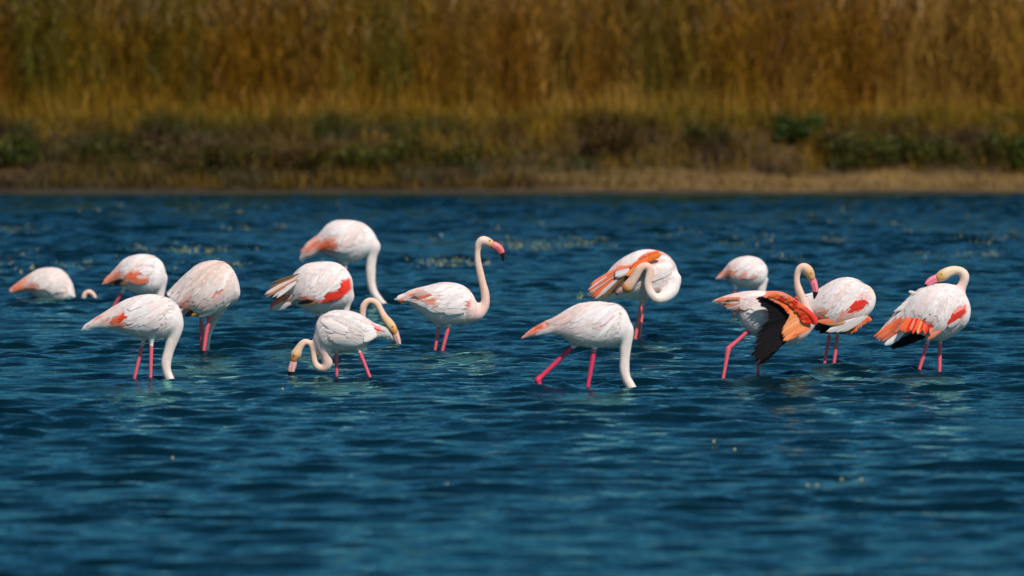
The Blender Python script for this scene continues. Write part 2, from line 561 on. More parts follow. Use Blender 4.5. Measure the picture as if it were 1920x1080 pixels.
G1 = [(0.03, 0.065, 0.003), (0.035, 0.05, 0.003)]; G2 = [(0.04, 0.05, 0.003), (0.07, 0.06, 0.003)]
B1 = [(0.045, 0.024, 0.002), (0.07, 0.036, 0.002)]
for a in [
    (1498, 262, 80, 62, G1, 'bright green leafy shrub high on the far bank at right'),
    (1552, 290, 60, 52, B1, 'dark brown shrub beside the bright green one at right'),
    (1625, 305, 120, 75, G2, 'broad olive shrub low on the far bank at right'),
    (1730, 300, 110, 60, G2, 'olive shrub between the broad one and the right frame edge'),
    (1900, 310, 110, 85, G1 + G2, 'green shrub cut by the right edge of the view'),
    (1310, 270, 70, 55, G2, 'small olive shrub left of the bright green shrub'),
    (1150, 290, 120, 70, B1, 'dark brown shrub on the bank above the preening birds'),
    (840, 300, 150, 60, G2, 'low olive shrub above the upright flamingo'),
    (700, 310, 150, 55, G2, 'flat olive shrub near the middle of the left bank'),
    (560, 315, 160, 60, B1, 'wide brownish shrub above the topmost flamingo'),
    (390, 320, 150, 70, B1 + G2, 'dark shrub overhanging the waterline at left'),
    (190, 300, 130, 70, G2, 'dark green shrub on the left part of the bank'),
    (60, 300, 130, 80, G2 + G1, 'green shrub at the left end of the bank'),
]: shrub(*a)


# ------------------------------------------------------------------ floating weed and plant tips
def build_weed():
    rows = []
    spec = [(45, 432, 45, 4, 70), (450, 427, 40, 5, 40), (525, 427, 14, 4, 25), (270, 470, 70, 5, 60), (370, 470, 70, 5, 70), (430, 500, 40, 5, 25),
            (820, 494, 65, 4, 90), (1000, 461, 45, 5, 60), (1095, 456, 45, 5, 50), (1480, 484, 40, 4, 25), (1565, 452, 16, 5, 40), (1400, 455, 60, 8, 30),
            (1705, 440, 10, 8, 14), (1865, 448, 60, 5, 80), (1840, 478, 50, 5, 40), (1740, 478, 40, 4, 20), (150, 500, 60, 7, 20),
            (20, 500, 25, 12, 16), (60, 475, 50, 10, 16), (330, 508, 30, 8, 10), (700, 390, 120, 6, 40), (300, 392, 120, 5, 30),
            (1250, 440, 100, 10, 30), (930, 425, 200, 20, 30), (1630, 410, 200, 20, 30), (600, 500, 60, 15, 10), (1070, 556, 40, 3, 8)]
    for cx, cy, sx, sy, n in spec:
        for i in range(n):
            if random.random() < .75: rows.append((random.gauss(cx, sx * 0.65), random.gauss(cy, sy * 0.95)))
    pts = [water_at(a, max(b, 372)) for a, b in rows]
    reps = 3
    x = np.array([p.x for p in pts]).repeat(reps) + RNG.normal(0, 0.03, len(pts) * reps)
    y = np.array([p.y for p in pts]).repeat(reps) + RNG.normal(0, 0.06, len(pts) * reps)
    n = len(x)
    cols = np.array([(0.3, 0.3, 0.06), (0.42, 0.36, 0.12), (0.16, 0.2, 0.04), (0.6, 0.55, 0.32)])[RNG.integers(0, 4, n)]
    V, F, C = blades(x, y, np.full(n, -0.03), RNG.uniform(0.045, 0.08, n), RNG.uniform(0.010, 0.02, n),
                     RNG.uniform(0.0, 0.05, n), RNG.uniform(0, 6.28, n), cols, segs=2)
    tag(mesh_obj('water_weed', V, F, M_WEED, cols=C, smooth=False),
        'yellow green weed tips breaking the surface in bands behind the birds', 'water weed', kind='stuff')


build_weed()


def plant_tip(px, py, h, label):
    p = water_at(px, py)
    root = empty('water_plant', p)
    tag(root, label, 'water plant', 'small plant tips poking out of the near water')
    k = 2
    V, F, C = stems(np.array([0, 0.02]), np.zeros(k), np.full(k, -0.05), np.array([h + 0.05, h * 0.6 + 0.05]), np.full(k, 0.003), np.array([0.01, 0.02]), np.array([0, 1.0]),
                    np.tile((0.12, 0.13, 0.03), (k, 1)))
    mesh_obj('stem', V, F, M_WEED, root, cols=C)
    vs, fs = [], []
    for i, (rz, rr) in enumerate([(-1, 0.0), (-0.6, 0.75), (0, 1), (0.6, 0.7), (1, 0.1)]):
        for j in range(6): vs.append((0.01 + math.cos(j * 1.047) * rr * 0.007, math.sin(j * 1.047) * rr * 0.007, h + rz * 0.009))
    for i in range(4):
        for j in range(6): fs.append((i * 6 + j, i * 6 + (j + 1) % 6, i * 6 + 6 + (j + 1) % 6, i * 6 + 6 + j))
    mesh_obj('bud', vs, fs, M_WEED, root, cols=np.tile((0.5, 0.42, 0.22), (len(vs), 1)))


for a in [(1335, 845, 0.05, 'pale plant tip on a stalk, highest of those right of centre'),
          (1374, 850, 0.02, 'tiny plant tip just right of the taller stalk'),
          (1510, 918, 0.02, 'left one of a pair of pale buds in the near water'),
          (1528, 918, 0.02, 'right one of a pair of pale buds in the near water'),
          (1574, 914, 0.04, 'pale bud above a scrap of yellow weed'),
          (1611, 914, 0.04, 'rightmost pale bud in the near water'),
          (320, 866, 0.02, 'lone pale bud in the near water at left'),
          (835, 914, 0.015, 'faint bud left of centre near the bottom'),
          (932, 914, 0.015, 'faint bud at centre near the bottom'),
          (527, 733, 0.012, 'small yellow plant tip below the bill of the feeding bird')]: plant_tip(*a)


# ------------------------------------------------------------------ flamingos
def feather_mesh(seed):
    """unit feather: root at origin, tip at x = 1, half width about 0.5, curved, with a raised shaft"""
    rg = random.Random(seed)
    us = [0, 0.12, 0.3, 0.5, 0.7, 0.85, 0.95, 1.0]
    ws = [0.12, 0.3, 0.45, 0.5, 0.48, 0.38, 0.22, 0.05]
    vs, fs, uv = [], [], []
    for i, (u, w) in enumerate(zip(us, ws)):
        for v in (-1, -0.5, 0, 0.5, 1):
            jag = 1 + (rg.uniform(-0.14, 0.1) if abs(v) == 1 else 0)
            vs.append((u - 0.04 * abs(v), v * w * jag, 0.09 * (1 - v * v) * w * 2 - 0.10 * u * u + (0.03 if v == 0 else 0)))
            uv.append((u + abs(v) * 0.1, v, 0))
    for i in range(len(us) - 1):
        for j in range(4):
            a = i * 5 + j
            fs.append((a, a + 1, a + 6, a + 5))
    me = bpy.data.meshes.new('feather')
    me.from_pydata(vs, [], fs); me.update()
    at = me.attributes.new('vane', 'FLOAT_VECTOR', 'POINT')
    at.data.foreach_set('vector', [c for p in uv for c in p])
    me.polygons.foreach_set('use_smooth', [True] * len(fs))
    me.materials.append(M_FEA)
    return me


FEATHERS = [feather_mesh(i) for i in range(4)]


def catmull(P, n):
    P = np.asarray(P, float); m = len(P)
    t = np.linspace(0, m - 1, n); i = np.clip(np.floor(t).astype(int), 0, m - 2); f = (t - i)[:, None]
    Q = np.vstack([2 * P[0] - P[1], P, 2 * P[-1] - P[-2]])
    p0, p1, p2, p3 = Q[i], Q[i + 1], Q[i + 2], Q[i + 3]
    return 0.5 * (2 * p1 + (p2 - p0) * f + (2 * p0 - 5 * p1 + 4 * p2 - p3) * f ** 2 + (3 * p1 - p0 - 3 * p2 + p3) * f ** 3)


WHITE = np.array((0.77, 0.69, 0.675)); CREAM = np.array((0.66, 0.6, 0.54)); PEACH = np.array((0.74, 0.49, 0.38)); OCHRE = np.array((0.6, 0.25, 0.06))
SALMON = (0.78, 0.22, 0.13); ORANGE = (0.84, 0.14, 0.045); RED = (0.72, 0.03, 0.015); LEG = np.array((0.72, 0.10, 0.14)); PINK = (0.75, 0.27, 0.27)
LEGB = np.array((0.66, 0.13, 0.13)); BLACK = (0.008, 0.007, 0.008); BRN = (0.2, 0.11, 0.06); PALEPINK = (0.76, 0.5, 0.45); HOTLEG = np.array((0.66, 0.03, 0.09))


def poly_sd(px, py, poly):
    """signed distance (negative inside) to a polygon, vectorised"""
    poly = np.asarray(poly, float); n = len(poly)
    d = np.full(px.shape, 1e9); ins = np.zeros(px.shape, bool)
    for i in range(n):
        ax, ay = poly[i]; bx, by = poly[(i + 1) % n]
        ex, ey = bx - ax, by - ay
        t = np.clip(((px - ax) * ex + (py - ay) * ey) / (ex * ex + ey * ey + 1e-9), 0, 1)
        d = np.minimum(d, np.hypot(px - ax - t * ex, py - ay - t * ey))
        c = ((ay > py) != (by > py)) & (px < ex * (py - ay) / (ey if abs(ey) > 1e-9 else 1e-9) + ax)
        ins ^= c
    return np.where(ins, -d, d)


class Bird:
    def __init__(self, label, wl, torso, width=0.78, patches=(), white=WHITE, shade=0.0):
        t = np.asarray(torso, float)
        self.wl = wl; self.x0 = float((t[:, 0].min() + t[:, 0].max()) / 2)
        self.s = (wl - HORIZON) / CAM_H
        self.patches = patches; self.white = np.asarray(white)
        self.root = empty('flamingo', water_at(self.x0, wl))
        tag(self.root, label, 'flamingo', 'flamingos wading in the lake')
        self.src = []                      # closed meshes that the body is fused from: (V, F, C, flow, isleg)
        # torso
        D = catmull(t[:, :4], 96)
        top = np.stack([D[:, 0], np.zeros(96), D[:, 1]], -1); bot = np.stack([D[:, 2], np.zeros(96), D[:, 3]], -1)
        top, bot = self.loc(top), self.loc(bot)
        self.C = (top + bot) / 2; self.A = (top - bot) / 2
        a = np.linalg.norm(self.A, axis=1)
        a_s = np.convolve(np.pad(a, 6, mode='edge'), np.ones(13) / 13, 'valid')
        self.W = a_s * width
        self.len = np.linalg.norm(np.diff(self.C, axis=0), axis=1).sum()
        N, K = 96, 40
        T, TH = np.meshgrid(np.linspace(0, 1, N), np.linspace(-math.pi / 2, 1.5 * math.pi, K, endpoint=False), indexing='ij')
        V = self.surf(T, TH)[0]
        flow = np.stack([T * self.len, TH * 0.12, np.zeros_like(T)], -1)
        cols = self.colour(V.reshape(-1, 3))
        self.add_loft(V, cols.reshape(N, K, 3), flow, 0)

    def loc(self, p):
        """photo pixels (x, depth, y) -> metres in the bird's own frame"""
        p = np.asarray(p, float)
        return np.stack([(p[..., 0] - self.x0) / self.s, p[..., 1] / self.s, (self.wl - p[..., 2]) / self.s], -1)

    def surf(self, T, TH):
        T = np.clip(T, 0, 1); k = T * 95; i = np.clip(np.floor(k).astype(int), 0, 94); f = (k - i)[..., None]
        C = self.C[i] * (1 - f) + self.C[i + 1] * f
        A = self.A[i] * (1 - f) + self.A[i + 1] * f
        W = (self.W[i] * (1 - f[..., 0]) + self.W[i + 1] * f[..., 0])[..., None]
        c, s = np.cos(TH)[..., None], np.sin(TH)[..., None]
        # egg-shaped section: fuller low down
        W = W * (1 - 0.12 * s)
        Y = np.array([0, -1.0, 0])
        P = C + A * s + Y * W * c
        Nn = A / (np.sum(A * A, -1, keepdims=True) + 1e-9) * s + Y * c / (W + 1e-6)
        Nn = Nn / (np.linalg.norm(Nn, axis=-1, keepdims=True) + 1e-9)
        return P, Nn

    def colour(self, V, jitter=0.0):
        px = V[:, 0] * self.s + self.x0; py = self.wl - V[:, 2] * self.s
        c = np.tile(self.white, (len(V), 1)).astype(float)
        n = vnoise2(px * 0.09 + 50, py * 0.09 + 50, 61)
        c = c * (1 + 0.04 * n[:, None]) * np.array([1, 1 - 0.02, 1 - 0.02])
        c = mixcol(c, (0.78, 0.57, 0.52), n * 0.9 + 0.02)
        for poly, col, soft in self.patches:
            d = poly_sd(px, py, poly) + 2.0 * vnoise2(px * 0.3 + 9, py * 0.3 + 7, 66)
            c = mixcol(c, col, 0.6 - d / (1.7 * soft) + (RNG.normal(0, jitter, len(px)) if jitter else 0))
        return c

    def add_loft(self, V, cols, flow, isleg):
        N, K = V.shape[:2]
        vs = np.vstack([V.reshape(-1, 3), V[0].mean(0)[None], V[-1].mean(0)[None]])
        i = np.arange(N - 1)[:, None] * K + np.arange(K)[None, :]
        j = np.arange(N - 1)[:, None] * K + (np.arange(K)[None, :] + 1) % K
        quads = np.stack([i, j, j + K, i + K], -1).reshape(-1, 4).tolist()
        a, b = N * K, N * K + 1
        caps = [(a, (k + 1) % K, k) for k in range(K)] + [(b, (N - 1) * K + k, (N - 1) * K + (k + 1) % K) for k in range(K)]
        cc = np.vstack([cols.reshape(-1, 3), cols[0, :1], cols[-1, :1]])
        ff = np.vstack([flow.reshape(-1, 3), flow[0, :1], flow[-1, :1]])
        self.src.append((vs, quads + caps, cc, ff, np.full(len(vs), isleg)))

    def tube_geo(self, pts, n=None, K=14, flat=1.0):
        P = np.array([(p[0], p[3] if len(p) > 3 else 0.0, p[1], p[2]) for p in pts], float)
        n = n or max(12, len(pts) * 7)
        Q = catmull(P, n)
        C = self.loc(Q[:, :3]); r = np.maximum(Q[:, 3] / self.s, 0.0008)
        T = np.gradient(C, axis=0); T /= np.linalg.norm(T, axis=1)[:, None] + 1e-9
        Y = np.array([0, 1.0, 0]); S = np.cross(T, Y)
        S /= np.linalg.norm(S, axis=1)[:, None] + 1e-9
        B = np.cross(T, S)
        th = np.linspace(0, 2 * math.pi, K, endpoint=False) + math.pi / 2
        V = C[:, None] + r[:, None, None] * (np.cos(th)[None, :, None] * S[:, None] + flat * np.sin(th)[None, :, None] * B[:, None])
        return V, np.linspace(0, 1, n), th, C, r

    def neck(self, pts, cols, flat=0.95):
        """cols: list of (fraction, colour)"""
        if len(pts) > 5:
            cx = (self.C[60:80, 0].mean() * self.s + self.x0); cy = self.wl - self.C[60:80, 2].mean() * self.s
            p = pts[0]
            self.joint = self.loc((p[0], p[3] if len(p) > 3 else 0.0, p[1]))
            pts = [(p[0] + (cx - p[0]) * .4, p[1] + (cy - p[1]) * .4, p[2] * 1.15) + tuple(p[3:])] + list(pts)
        ph = pts[0][0]
        pts = [(p[0], p[1], p[2] * (1 + .05 * math.sin(ph + i * 2.3))) + tuple(p[3:]) for i, p in enumerate(pts)]
        V, u, th, C, r = self.tube_geo(pts, flat=flat)
        fr = [c[0] for c in cols]; cc = np.array([c[1] for c in cols])
        col = np.stack([np.interp(u, fr, cc[:, k]) for k in range(3)], -1)
        L = np.concatenate([[0], np.cumsum(np.linalg.norm(np.diff(C, axis=0), axis=1))])
        flow = np.stack(np.broadcast_arrays(L[:, None], th[None] * 0.05, 0 * th[None] + 5), -1)
        self.add_loft(V, np.repeat(col[:, None], len(th), 1), flow, 0)

    def leg(self, pts, col=LEG, thigh=9):
        """pts from the body downwards; extended below the water"""
        a, b = pts[0], pts[1]
        d0 = pts[0][3] if len(pts[0]) > 3 else 0
        if thigh:
            ux, uy = a[0] - b[0], a[1] - b[1]; l = math.hypot(ux, uy); ux, uy = ux / l, uy / l
            self.neck([(a[0] + ux * 22, a[1] + uy * 22, thigh * 1.5, d0), (a[0] + ux * 10, a[1] + uy * 10, thigh, d0),
                       (a[0] + ux * 1, a[1] + uy * 1, thigh * 0.55, d0), (a[0] - ux * 3, a[1] - uy * 3, thigh * 0.3, d0)], [(0, self.white), (1, self.white * 0.95)])
            a = (a[0] + ux * 6, a[1] + uy * 6) + tuple(a[2:])
        last = pts[-1]; prev = pts[-2]
        ux, uy = last[0] - prev[0], last[1] - prev[1]; l = math.hypot(ux, uy)
        ext = (last[0] + ux / l * 25, last[1] + uy / l * 25, last[2] * 0.95, last[3] if len(last) > 3 else 0)
        P = [a] + list(pts[1:]) + [ext]
        V, u, th, C, r = self.tube_geo(P, K=12, n=len(P) * 9)
        flow = np.zeros(V.shape)
        self.add_loft(V, np.broadcast_to(np.asarray(col), V.shape).copy(), flow, 1)

    def finish(self, voxel=0.0042):
        vs = np.vstack([s[0] for s in self.src]); cc = np.vstack([s[2] for s in self.src])
        fl = np.vstack([s[3] for s in self.src]); lg = np.concatenate([s[4] for s in self.src])
        faces, off = [], 0
        for s in self.src:
            faces += [tuple(k + off for k in f) for f in s[1]]; off += len(s[0])
        me = bpy.data.meshes.new('tmp'); me.from_pydata(vs.tolist(), [], faces); me.update()
        tmp = bpy.data.objects.new('tmp', me); COL.objects.link(tmp)
        m = tmp.modifiers.new('r', 'REMESH'); m.mode = 'VOXEL'; m.voxel_size = voxel; m.use_smooth_shade = True
        m2 = tmp.modifiers.new('s', 'SMOOTH'); m2.factor = 0.5; m2.iterations = 2
        dg = bpy.context.evaluated_depsgraph_get()
        body = bpy.data.meshes.new_from_object(tmp.evaluated_get(dg))
        bpy.data.objects.remove(tmp); bpy.data.meshes.remove(me)
        n = len(body.vertices)
        co = np.empty(n * 3, dtype=np.float32); body.vertices.foreach_get('co', co); co = co.reshape(-1, 3)
        kd = kdtree.KDTree(len(vs))
        for i, v in enumerate(vs): kd.insert(v, i)
        kd.balance()
        idx = np.array([kd.find(c)[1] for c in co])
        co = co.astype(float)
        C4 = np.ones((n, 4), dtype=np.float32); C4[:, :3] = cc[idx]
        leg_v = lg[idx] > 0.5
        # melt the joints between torso, neck and thighs; thin legs keep their girth
        ed = np.empty(len(body.edges) * 2, dtype=np.int32); body.edges.foreach_get('vertices', ed); ed = ed.reshape(-1, 2)
        deg = np.bincount(ed.ravel(), minlength=n)[:, None] + 1e-9
        w = np.where(leg_v, 0.0, 0.5)[:, None]
        for _ in range(14):
            acc = np.zeros((n, 3))
            for c in range(3):
                acc[:, c] = np.bincount(ed[:, 0], co[ed[:, 1], c], n) + np.bincount(ed[:, 1], co[ed[:, 0], c], n)
            co = co * (1 - w) + acc / deg * w
        if getattr(self, 'joint', None) is not None:
            dj = np.linalg.norm(co - self.joint, axis=1)
            w = (0.5 * np.clip((0.13 - dj) / 0.06, 0, 1) * ~leg_v)[:, None]
            act = np.nonzero(w[:, 0] > 0)[0]
            em = (w[ed[:, 0], 0] > 0) | (w[ed[:, 1], 0] > 0)
            e2 = ed[em]
            for _ in range(70):
                acc = np.zeros((n, 3))
                for c in range(3):
                    acc[:, c] = np.bincount(e2[:, 0], co[e2[:, 1], c], n) + np.bincount(e2[:, 1], co[e2[:, 0], c], n)
                co[act] = co[act] * (1 - w[act]) + (acc / deg)[act] * w[act]
        body.vertices.foreach_set('co', co.astype(np.float32).ravel())
        tors = idx < 96 * 40
        if tors.any(): C4[tors, :3] = self.colour(co[tors])
        a = body.color_attributes.new('Col', 'FLOAT_COLOR', 'POINT'); a.data.foreach_set('color', C4.ravel())
        b = body.attributes.new('flow', 'FLOAT_VECTOR', 'POINT'); b.data.foreach_set('vector', fl[idx].astype(np.float32).ravel())
        body.name = 'body'
        body.materials.clear(); body.materials.append(M_PLUM); body.materials.append(M_LEG)
        li = np.empty(len(body.loops), dtype=np.int32); body.loops.foreach_get('vertex_index', li)
        ls = np.empty(len(body.polygons), dtype=np.int32); body.polygons.foreach_get('loop_start', ls)
        body.polygons.foreach_set('material_index', leg_v[li[ls]].astype(np.int32))
        body.polygons.foreach_set('use_smooth', np.ones(len(body.polygons), dtype=bool))
        body.update()
        o = bpy.data.objects.new('body', body); COL.objects.link(o); o.parent = self.root
        self.body = o

    def coverts(self, t0=0.2, t1=0.86, th0=-22, th1=80, droop=0.55, L=0.085, Wd=0.019, rows=12, off=0.004, seed=1, t_of_low=0.0, scap=(.34, .74, 22, 72, .15, 60)):
        """folded wing on each side: overlapping rows of small feathers that follow the torso"""
        rg = np.random.default_rng(seed)
        rows = int(rows * 1.5); L = L * 1.12
        self.wings = []
        for side in (1, -1):
            t, th = [], []
            for k in range(rows):
                f = k / (rows - 1)
                thk = R(th1 + (th0 - th1) * f)
                tt0, tt1 = t0 + 0.03 * math.sin(k * 2.1), t1 - 0.10 * abs(f - 0.35) - t_of_low * f
                step = L / self.len * 0.42
                m = int((tt1 - tt0) / step)
                for j in range(m):
                    t.append(tt0 + (j + 0.5 * (k % 2)) * step + rg.normal(0, step * 0.15)); th.append(thk + rg.normal(0, 0.05))
            t, th = np.array(t), np.array(th); n = len(t)
            low = np.clip((R(th1) - th) / R(th1 - th0), 0, 1)
            LL = L * rg.uniform(0.8, 1.25, n) * (0.9 + 0.5 * np.clip(0.6 - t, 0, 1))
            dr = droop * rg.uniform(0.7, 1.3, n) * (1 - 0.75 * low)
            ext = np.zeros(n)
            if scap:                                          # long scapulars draped over the folded wing
                m = scap[5]
                t = np.concatenate([t, rg.uniform(scap[0], scap[1], m)]); th = np.concatenate([th, R(1) * rg.uniform(scap[2], scap[3], m)])
                LL = np.concatenate([LL, scap[4] * rg.uniform(0.7, 1.25, m)]); dr = np.concatenate([dr, (droop + .35) * rg.uniform(0.75, 1.25, m)])
                low = np.concatenate([low, np.full(m, .5)]); ext = np.concatenate([ext, rg.uniform(.002, .006, m)]); n += m
            u = np.array([0, .3, .6, .85, 1.0]); wu = np.array([.35, .9, 1, .7, .12]); v = np.array([-1, 0, 1.0])
            rad = np.interp(t, np.linspace(0, 1, 96), (self.W + np.linalg.norm(self.A, axis=1)) / 2) + 0.02
            dt, dth = -np.cos(dr) * LL / self.len, -np.sin(dr) * LL / rad
            if scap:                                          # none where bright wing patches lie open
                bad = np.zeros(n, bool)
                for f in (0.15, 0.4, 0.7, 1.0):
                    c = self.colour(self.surf(np.clip(t + dt * f, .01, .99), th + dth * f)[0])
                    bad |= (c[:, 0] - c[:, 1] > 0.42)
                k = ~(bad & (ext > 0))
                t, th, LL, dr, low, ext, dt, dth, rad = (a[k] for a in (t, th, LL, dr, low, ext, dt, dth, rad)); n = len(t)
            pt, pth = np.sin(dr) * Wd / self.len * -1, np.cos(dr) * Wd / rad
            wv = rg.uniform(0.75, 1.2, n)
            T = t[:, None, None] + dt[:, None, None] * u[None, :, None] + (pt * wv)[:, None, None] * wu[None, :, None] * v
            TH = th[:, None, None] + dth[:, None, None] * u[None, :, None] + (pth * wv)[:, None, None] * wu[None, :, None] * v
            P, Nn = self.surf(np.clip(T, 0.01, 0.99), TH)
            lift = ext[:, None, None] + off + 0.005 * low[:, None, None] ** 2 + (0.001 + 0.0045 * u[None, :, None] * rg.uniform(0.5, 1.2, n)[:, None, None]) - 0.0015 * (v ** 2)[None, None, :]
            P = P + Nn * lift[..., None]
            mid = P[:, 2, 1]
            col = self.colour(mid, jitter=0.15) * rg.uniform(0.86, 1.06, (n, 1))
            col = mixcol(col, col * np.array([1.0, 0.8, 0.75]), rg.uniform(-1.3, 0.8, n))
            tipc = np.repeat(np.repeat(col[:, None, None], 5, 1), 3, 2)
            flow = np.stack([np.broadcast_to(u[None, :, None] * 0.06, T.shape), np.broadcast_to(v * 0.02, T.shape) + rg.uniform(0, 9, n)[:, None, None], np.zeros(T.shape)], -1)
            if side < 0: P = P * np.array([1, -1, 1])
            i = (np.arange(n) * 15)[:, None, None] + (np.arange(4) * 3)[None, :, None] + np.arange(2)[None, None, :]
            F = np.stack([i, i + 1, i + 4, i + 3], -1).reshape(-1, 4)
            o = mesh_obj('wing', P.reshape(-1, 3), F, M_PLUM, self.root, cols=tipc.reshape(-1, 3))
            at = o.data.attributes.new('flow', 'FLOAT_VECTOR', 'POINT')
            at.data.foreach_set('vector', flow.reshape(-1, 3).astype(np.float32).ravel())
            self.wings.append(o)
        return self

    def fluff(self, n=3500, L=0.022, seed=3, t0=0.02, t1=0.8, up=0.55):
        """short loose barbs all over the torso that break up the outline"""
        rg = np.random.default_rng(seed)
        t = rg.uniform(t0, t1, n); th = rg.uniform(-math.pi / 2, 1.5 * math.pi, n)
        P, Nn = self.surf(t, th)
        Q, N2 = self.surf(np.clip(t - L / self.len, 0, 1), th + rg.normal(-0.05, 0.12, n))
        d = Q - P; d /= np.linalg.norm(d, axis=1)[:, None] + 1e-6
        side = np.cross(d, Nn)
        l = rg.uniform(0.6, 1.5, (n, 1)) * L
        P = P + Nn * 0.001
        a = P - side * 0.0018; b = P + side * 0.0018; m = P + d * l * 0.6 + Nn * l * 0.22 * up; c = P + d * l + Nn * l * up * rg.uniform(0.15, 0.5, (n, 1))
        V = np.stack([a, b, m + side * 0.0012, m - side * 0.0012, c], 1).reshape(-1, 3)
        k = np.arange(n)[:, None] * 5
        F = [tuple(x) for x in (k + np.array([0, 1, 2, 3])).tolist()] + [tuple(x) for x in (k + np.array([3, 2, 4])).tolist()]
        col = np.repeat(self.colour(P) * rg.uniform(0.92, 1.08, (n, 1)), 5, axis=0)
        o = mesh_obj('plumage', V, F, M_PLUM, self.root, cols=col)
        o['kind'] = 'stuff'
        return self

    def fan(self, parent, roots, tips, n, width, cols, depth=(0, 0), jit=1.5, tilt=0.12, layer=0.35, name='feather'):
        """n single feathers between two polylines, all in photo pixels"""
        ro, ti = np.asarray(roots, float), np.asarray(tips, float)
        if len(ro) == 1: ro = np.vstack([ro, ro])
        if len(ti) == 1: ti = np.vstack([ti, ti])
        for k in range(n):
            f = (k + 0.5) / n if n > 1 else 0.5
            a = np.array([np.interp(f * (len(ro) - 1), range(len(ro)), ro[:, c]) for c in (0, 1)])
            b = np.array([np.interp(f * (len(ti) - 1), range(len(ti)), ti[:, c]) for c in (0, 1)])
            a += [random.uniform(-jit, jit) * 0.5 for _ in (0, 1)]; b += [random.uniform(-jit, jit) for _ in (0, 1)]
            dl = k * layer
            A = Vector(self.loc((a[0], depth[0] - dl * 0.3, a[1]))); B = Vector(self.loc((b[0], depth[1] - dl, b[1])))
            X = B - A; Yv = Vector((0, -1, 0)).cross(X).normalized()
            nz = X.cross(Yv).normalized()
            if nz.y > 0: nz = -nz; Yv = -Yv
            rot = Matrix.Rotation(random.uniform(-tilt, tilt), 3, X.normalized())
            Yv, nz = rot @ Yv, rot @ nz
            w = width * random.uniform(0.85, 1.15) / self.s
            M = Matrix(((X.x, Yv.x * w, nz.x * w, A.x), (X.y, Yv.y * w, nz.y * w, A.y), (X.z, Yv.z * w, nz.z * w, A.z), (0, 0, 0, 1)))
            o = bpy.data.objects.new(name, FEATHERS[k % 4]); COL.objects.link(o)
            o.parent = parent; o.matrix_local = M
            c = cols[int(f * len(cols)) % len(cols)] if not callable(cols) else cols(f)
            j = random.uniform(0.85, 1.12)
            o.color = (min(c[0] * j, 1), min(c[1] * j, 1), min(c[2] * j, 1), 1)

    def tail(self, t=0.12):
        """short cone of coverts at the rump that carries the tail feathers"""
        m = 30; T, TH = np.meshgrid(np.linspace(0.02, t, 6), np.linspace(0, 2 * math.pi, m, endpoint=False), indexing='ij')
        P, Nn = self.surf(T, TH); P = P + Nn * 0.003
        i = np.arange(5)[:, None] * m + np.arange(m)[None, :]; j = np.arange(5)[:, None] * m + (np.arange(m)[None, :] + 1) % m
        F = np.stack([i, j, j + m, i + m], -1).reshape(-1, 4)
        V = P.reshape(-1, 3)
        o = mesh_obj('tail', V, F, M_PLUM, self.root, cols=self.colour(V))
        self.tail_o = o
        return o

    def bill(self, pts, tip_from, eye=None, pink=PINK, dark=BLACK, lower=None):
        """bent bill: pink base, black tip as its own piece; pts in photo pixels (x, y, r, depth)"""
        V, u, th, C, r = self.tube_geo(pts, n=22, K=12, flat=0.62)
        def piece(i0, i1, name, col, parent, fat=1.0):
            W = V[i0:i1].copy()
            W = C[i0:i1, None] + (W - C[i0:i1, None]) * fat
            n, K = W.shape[:2]
            i = np.arange(n - 1)[:, None] * K + np.arange(K)[None, :]; j = np.arange(n - 1)[:, None] * K + (np.arange(K)[None, :] + 1) % K
            F = np.stack([i, j, j + K, i + K], -1).reshape(-1, 4).tolist()
            F += [tuple(range(K)), tuple(range((n - 1) * K, n * K))]
            vv = W.reshape(-1, 3)
            return mesh_obj(name, vv, F, M_BILL, parent, cols=np.tile(col, (len(vv), 1)))
        k = int(tip_from * 21)
        b = piece(0, min(k + 2, 22), 'bill', pink, self.root)
        if k < 19: piece(k, 22, 'bill_tip', dark, b, 1.03)
        # gape line: thin dark strip along the side of the bill
        for s in (-1, 1):
            row = []
            for i in range(4, min(k + 4, 21)):
                p = C[i] + np.array([0, s * r[i] * 0.63, 0])
                nrm = np.array([0.0, 0, 1]) if i == 0 else np.cross(C[min(i + 1, 21)] - C[i - 1], [0, 1, 0])
                nrm = nrm / (np.linalg.norm(nrm) + 1e-9)
                row += [p + nrm * 0.0013, p - nrm * 0.0013 + np.array([0, s * 0.0008, 0])]
            if len(row) >= 4:
                F = [(2 * i, 2 * i + 1, 2 * i + 3, 2 * i + 2) for i in range(len(row) // 2 - 1)]
                mesh_obj('gape', row, F, M_BILL, b, cols=np.tile((0.02, 0.01, 0.01), (len(row), 1)))
        if eye:
            for s in (-1, 1):
                ex, ey, er, ed, half = eye
                c = self.loc((ex, ed + s * half, ey))
                vs, fs = [], []
                rr = er / self.s
                for i in range(7):
                    p = math.pi * i / 6
                    for j in range(10):
                        q = 2 * math.pi * j / 10
                        vs.append(c + rr * np.array([math.sin(p) * math.cos(q), s * math.cos(p) * 0.7, math.sin(p) * math.sin(q)]))
                for i in range(6):
                    for j in range(10): fs.append((i * 10 + j, i * 10 + (j + 1) % 10, i * 10 + 10 + (j + 1) % 10, i * 10 + 10 + j))
                cc = np.array([(0.01, 0.01, 0.01) if k < 15 else (0.75, 0.5, 0.05) for k in range(70)])
                mesh_obj('eye', vs, fs, M_EYE, self.root, cols=cc)
        return b


def P(*xy): return [(xy[i], xy[i + 1]) for i in range(0, len(xy), 2)]


NECKC = [(0, WHITE), (0.2, WHITE * np.array([1, .93, .9])), (1, PEACH * 0.5 + WHITE * 0.5)]
NECKW = [(0, WHITE), (0.3, WHITE * np.array([1, .95, .9])), (1, WHITE * np.array([1, .87, .8]))]

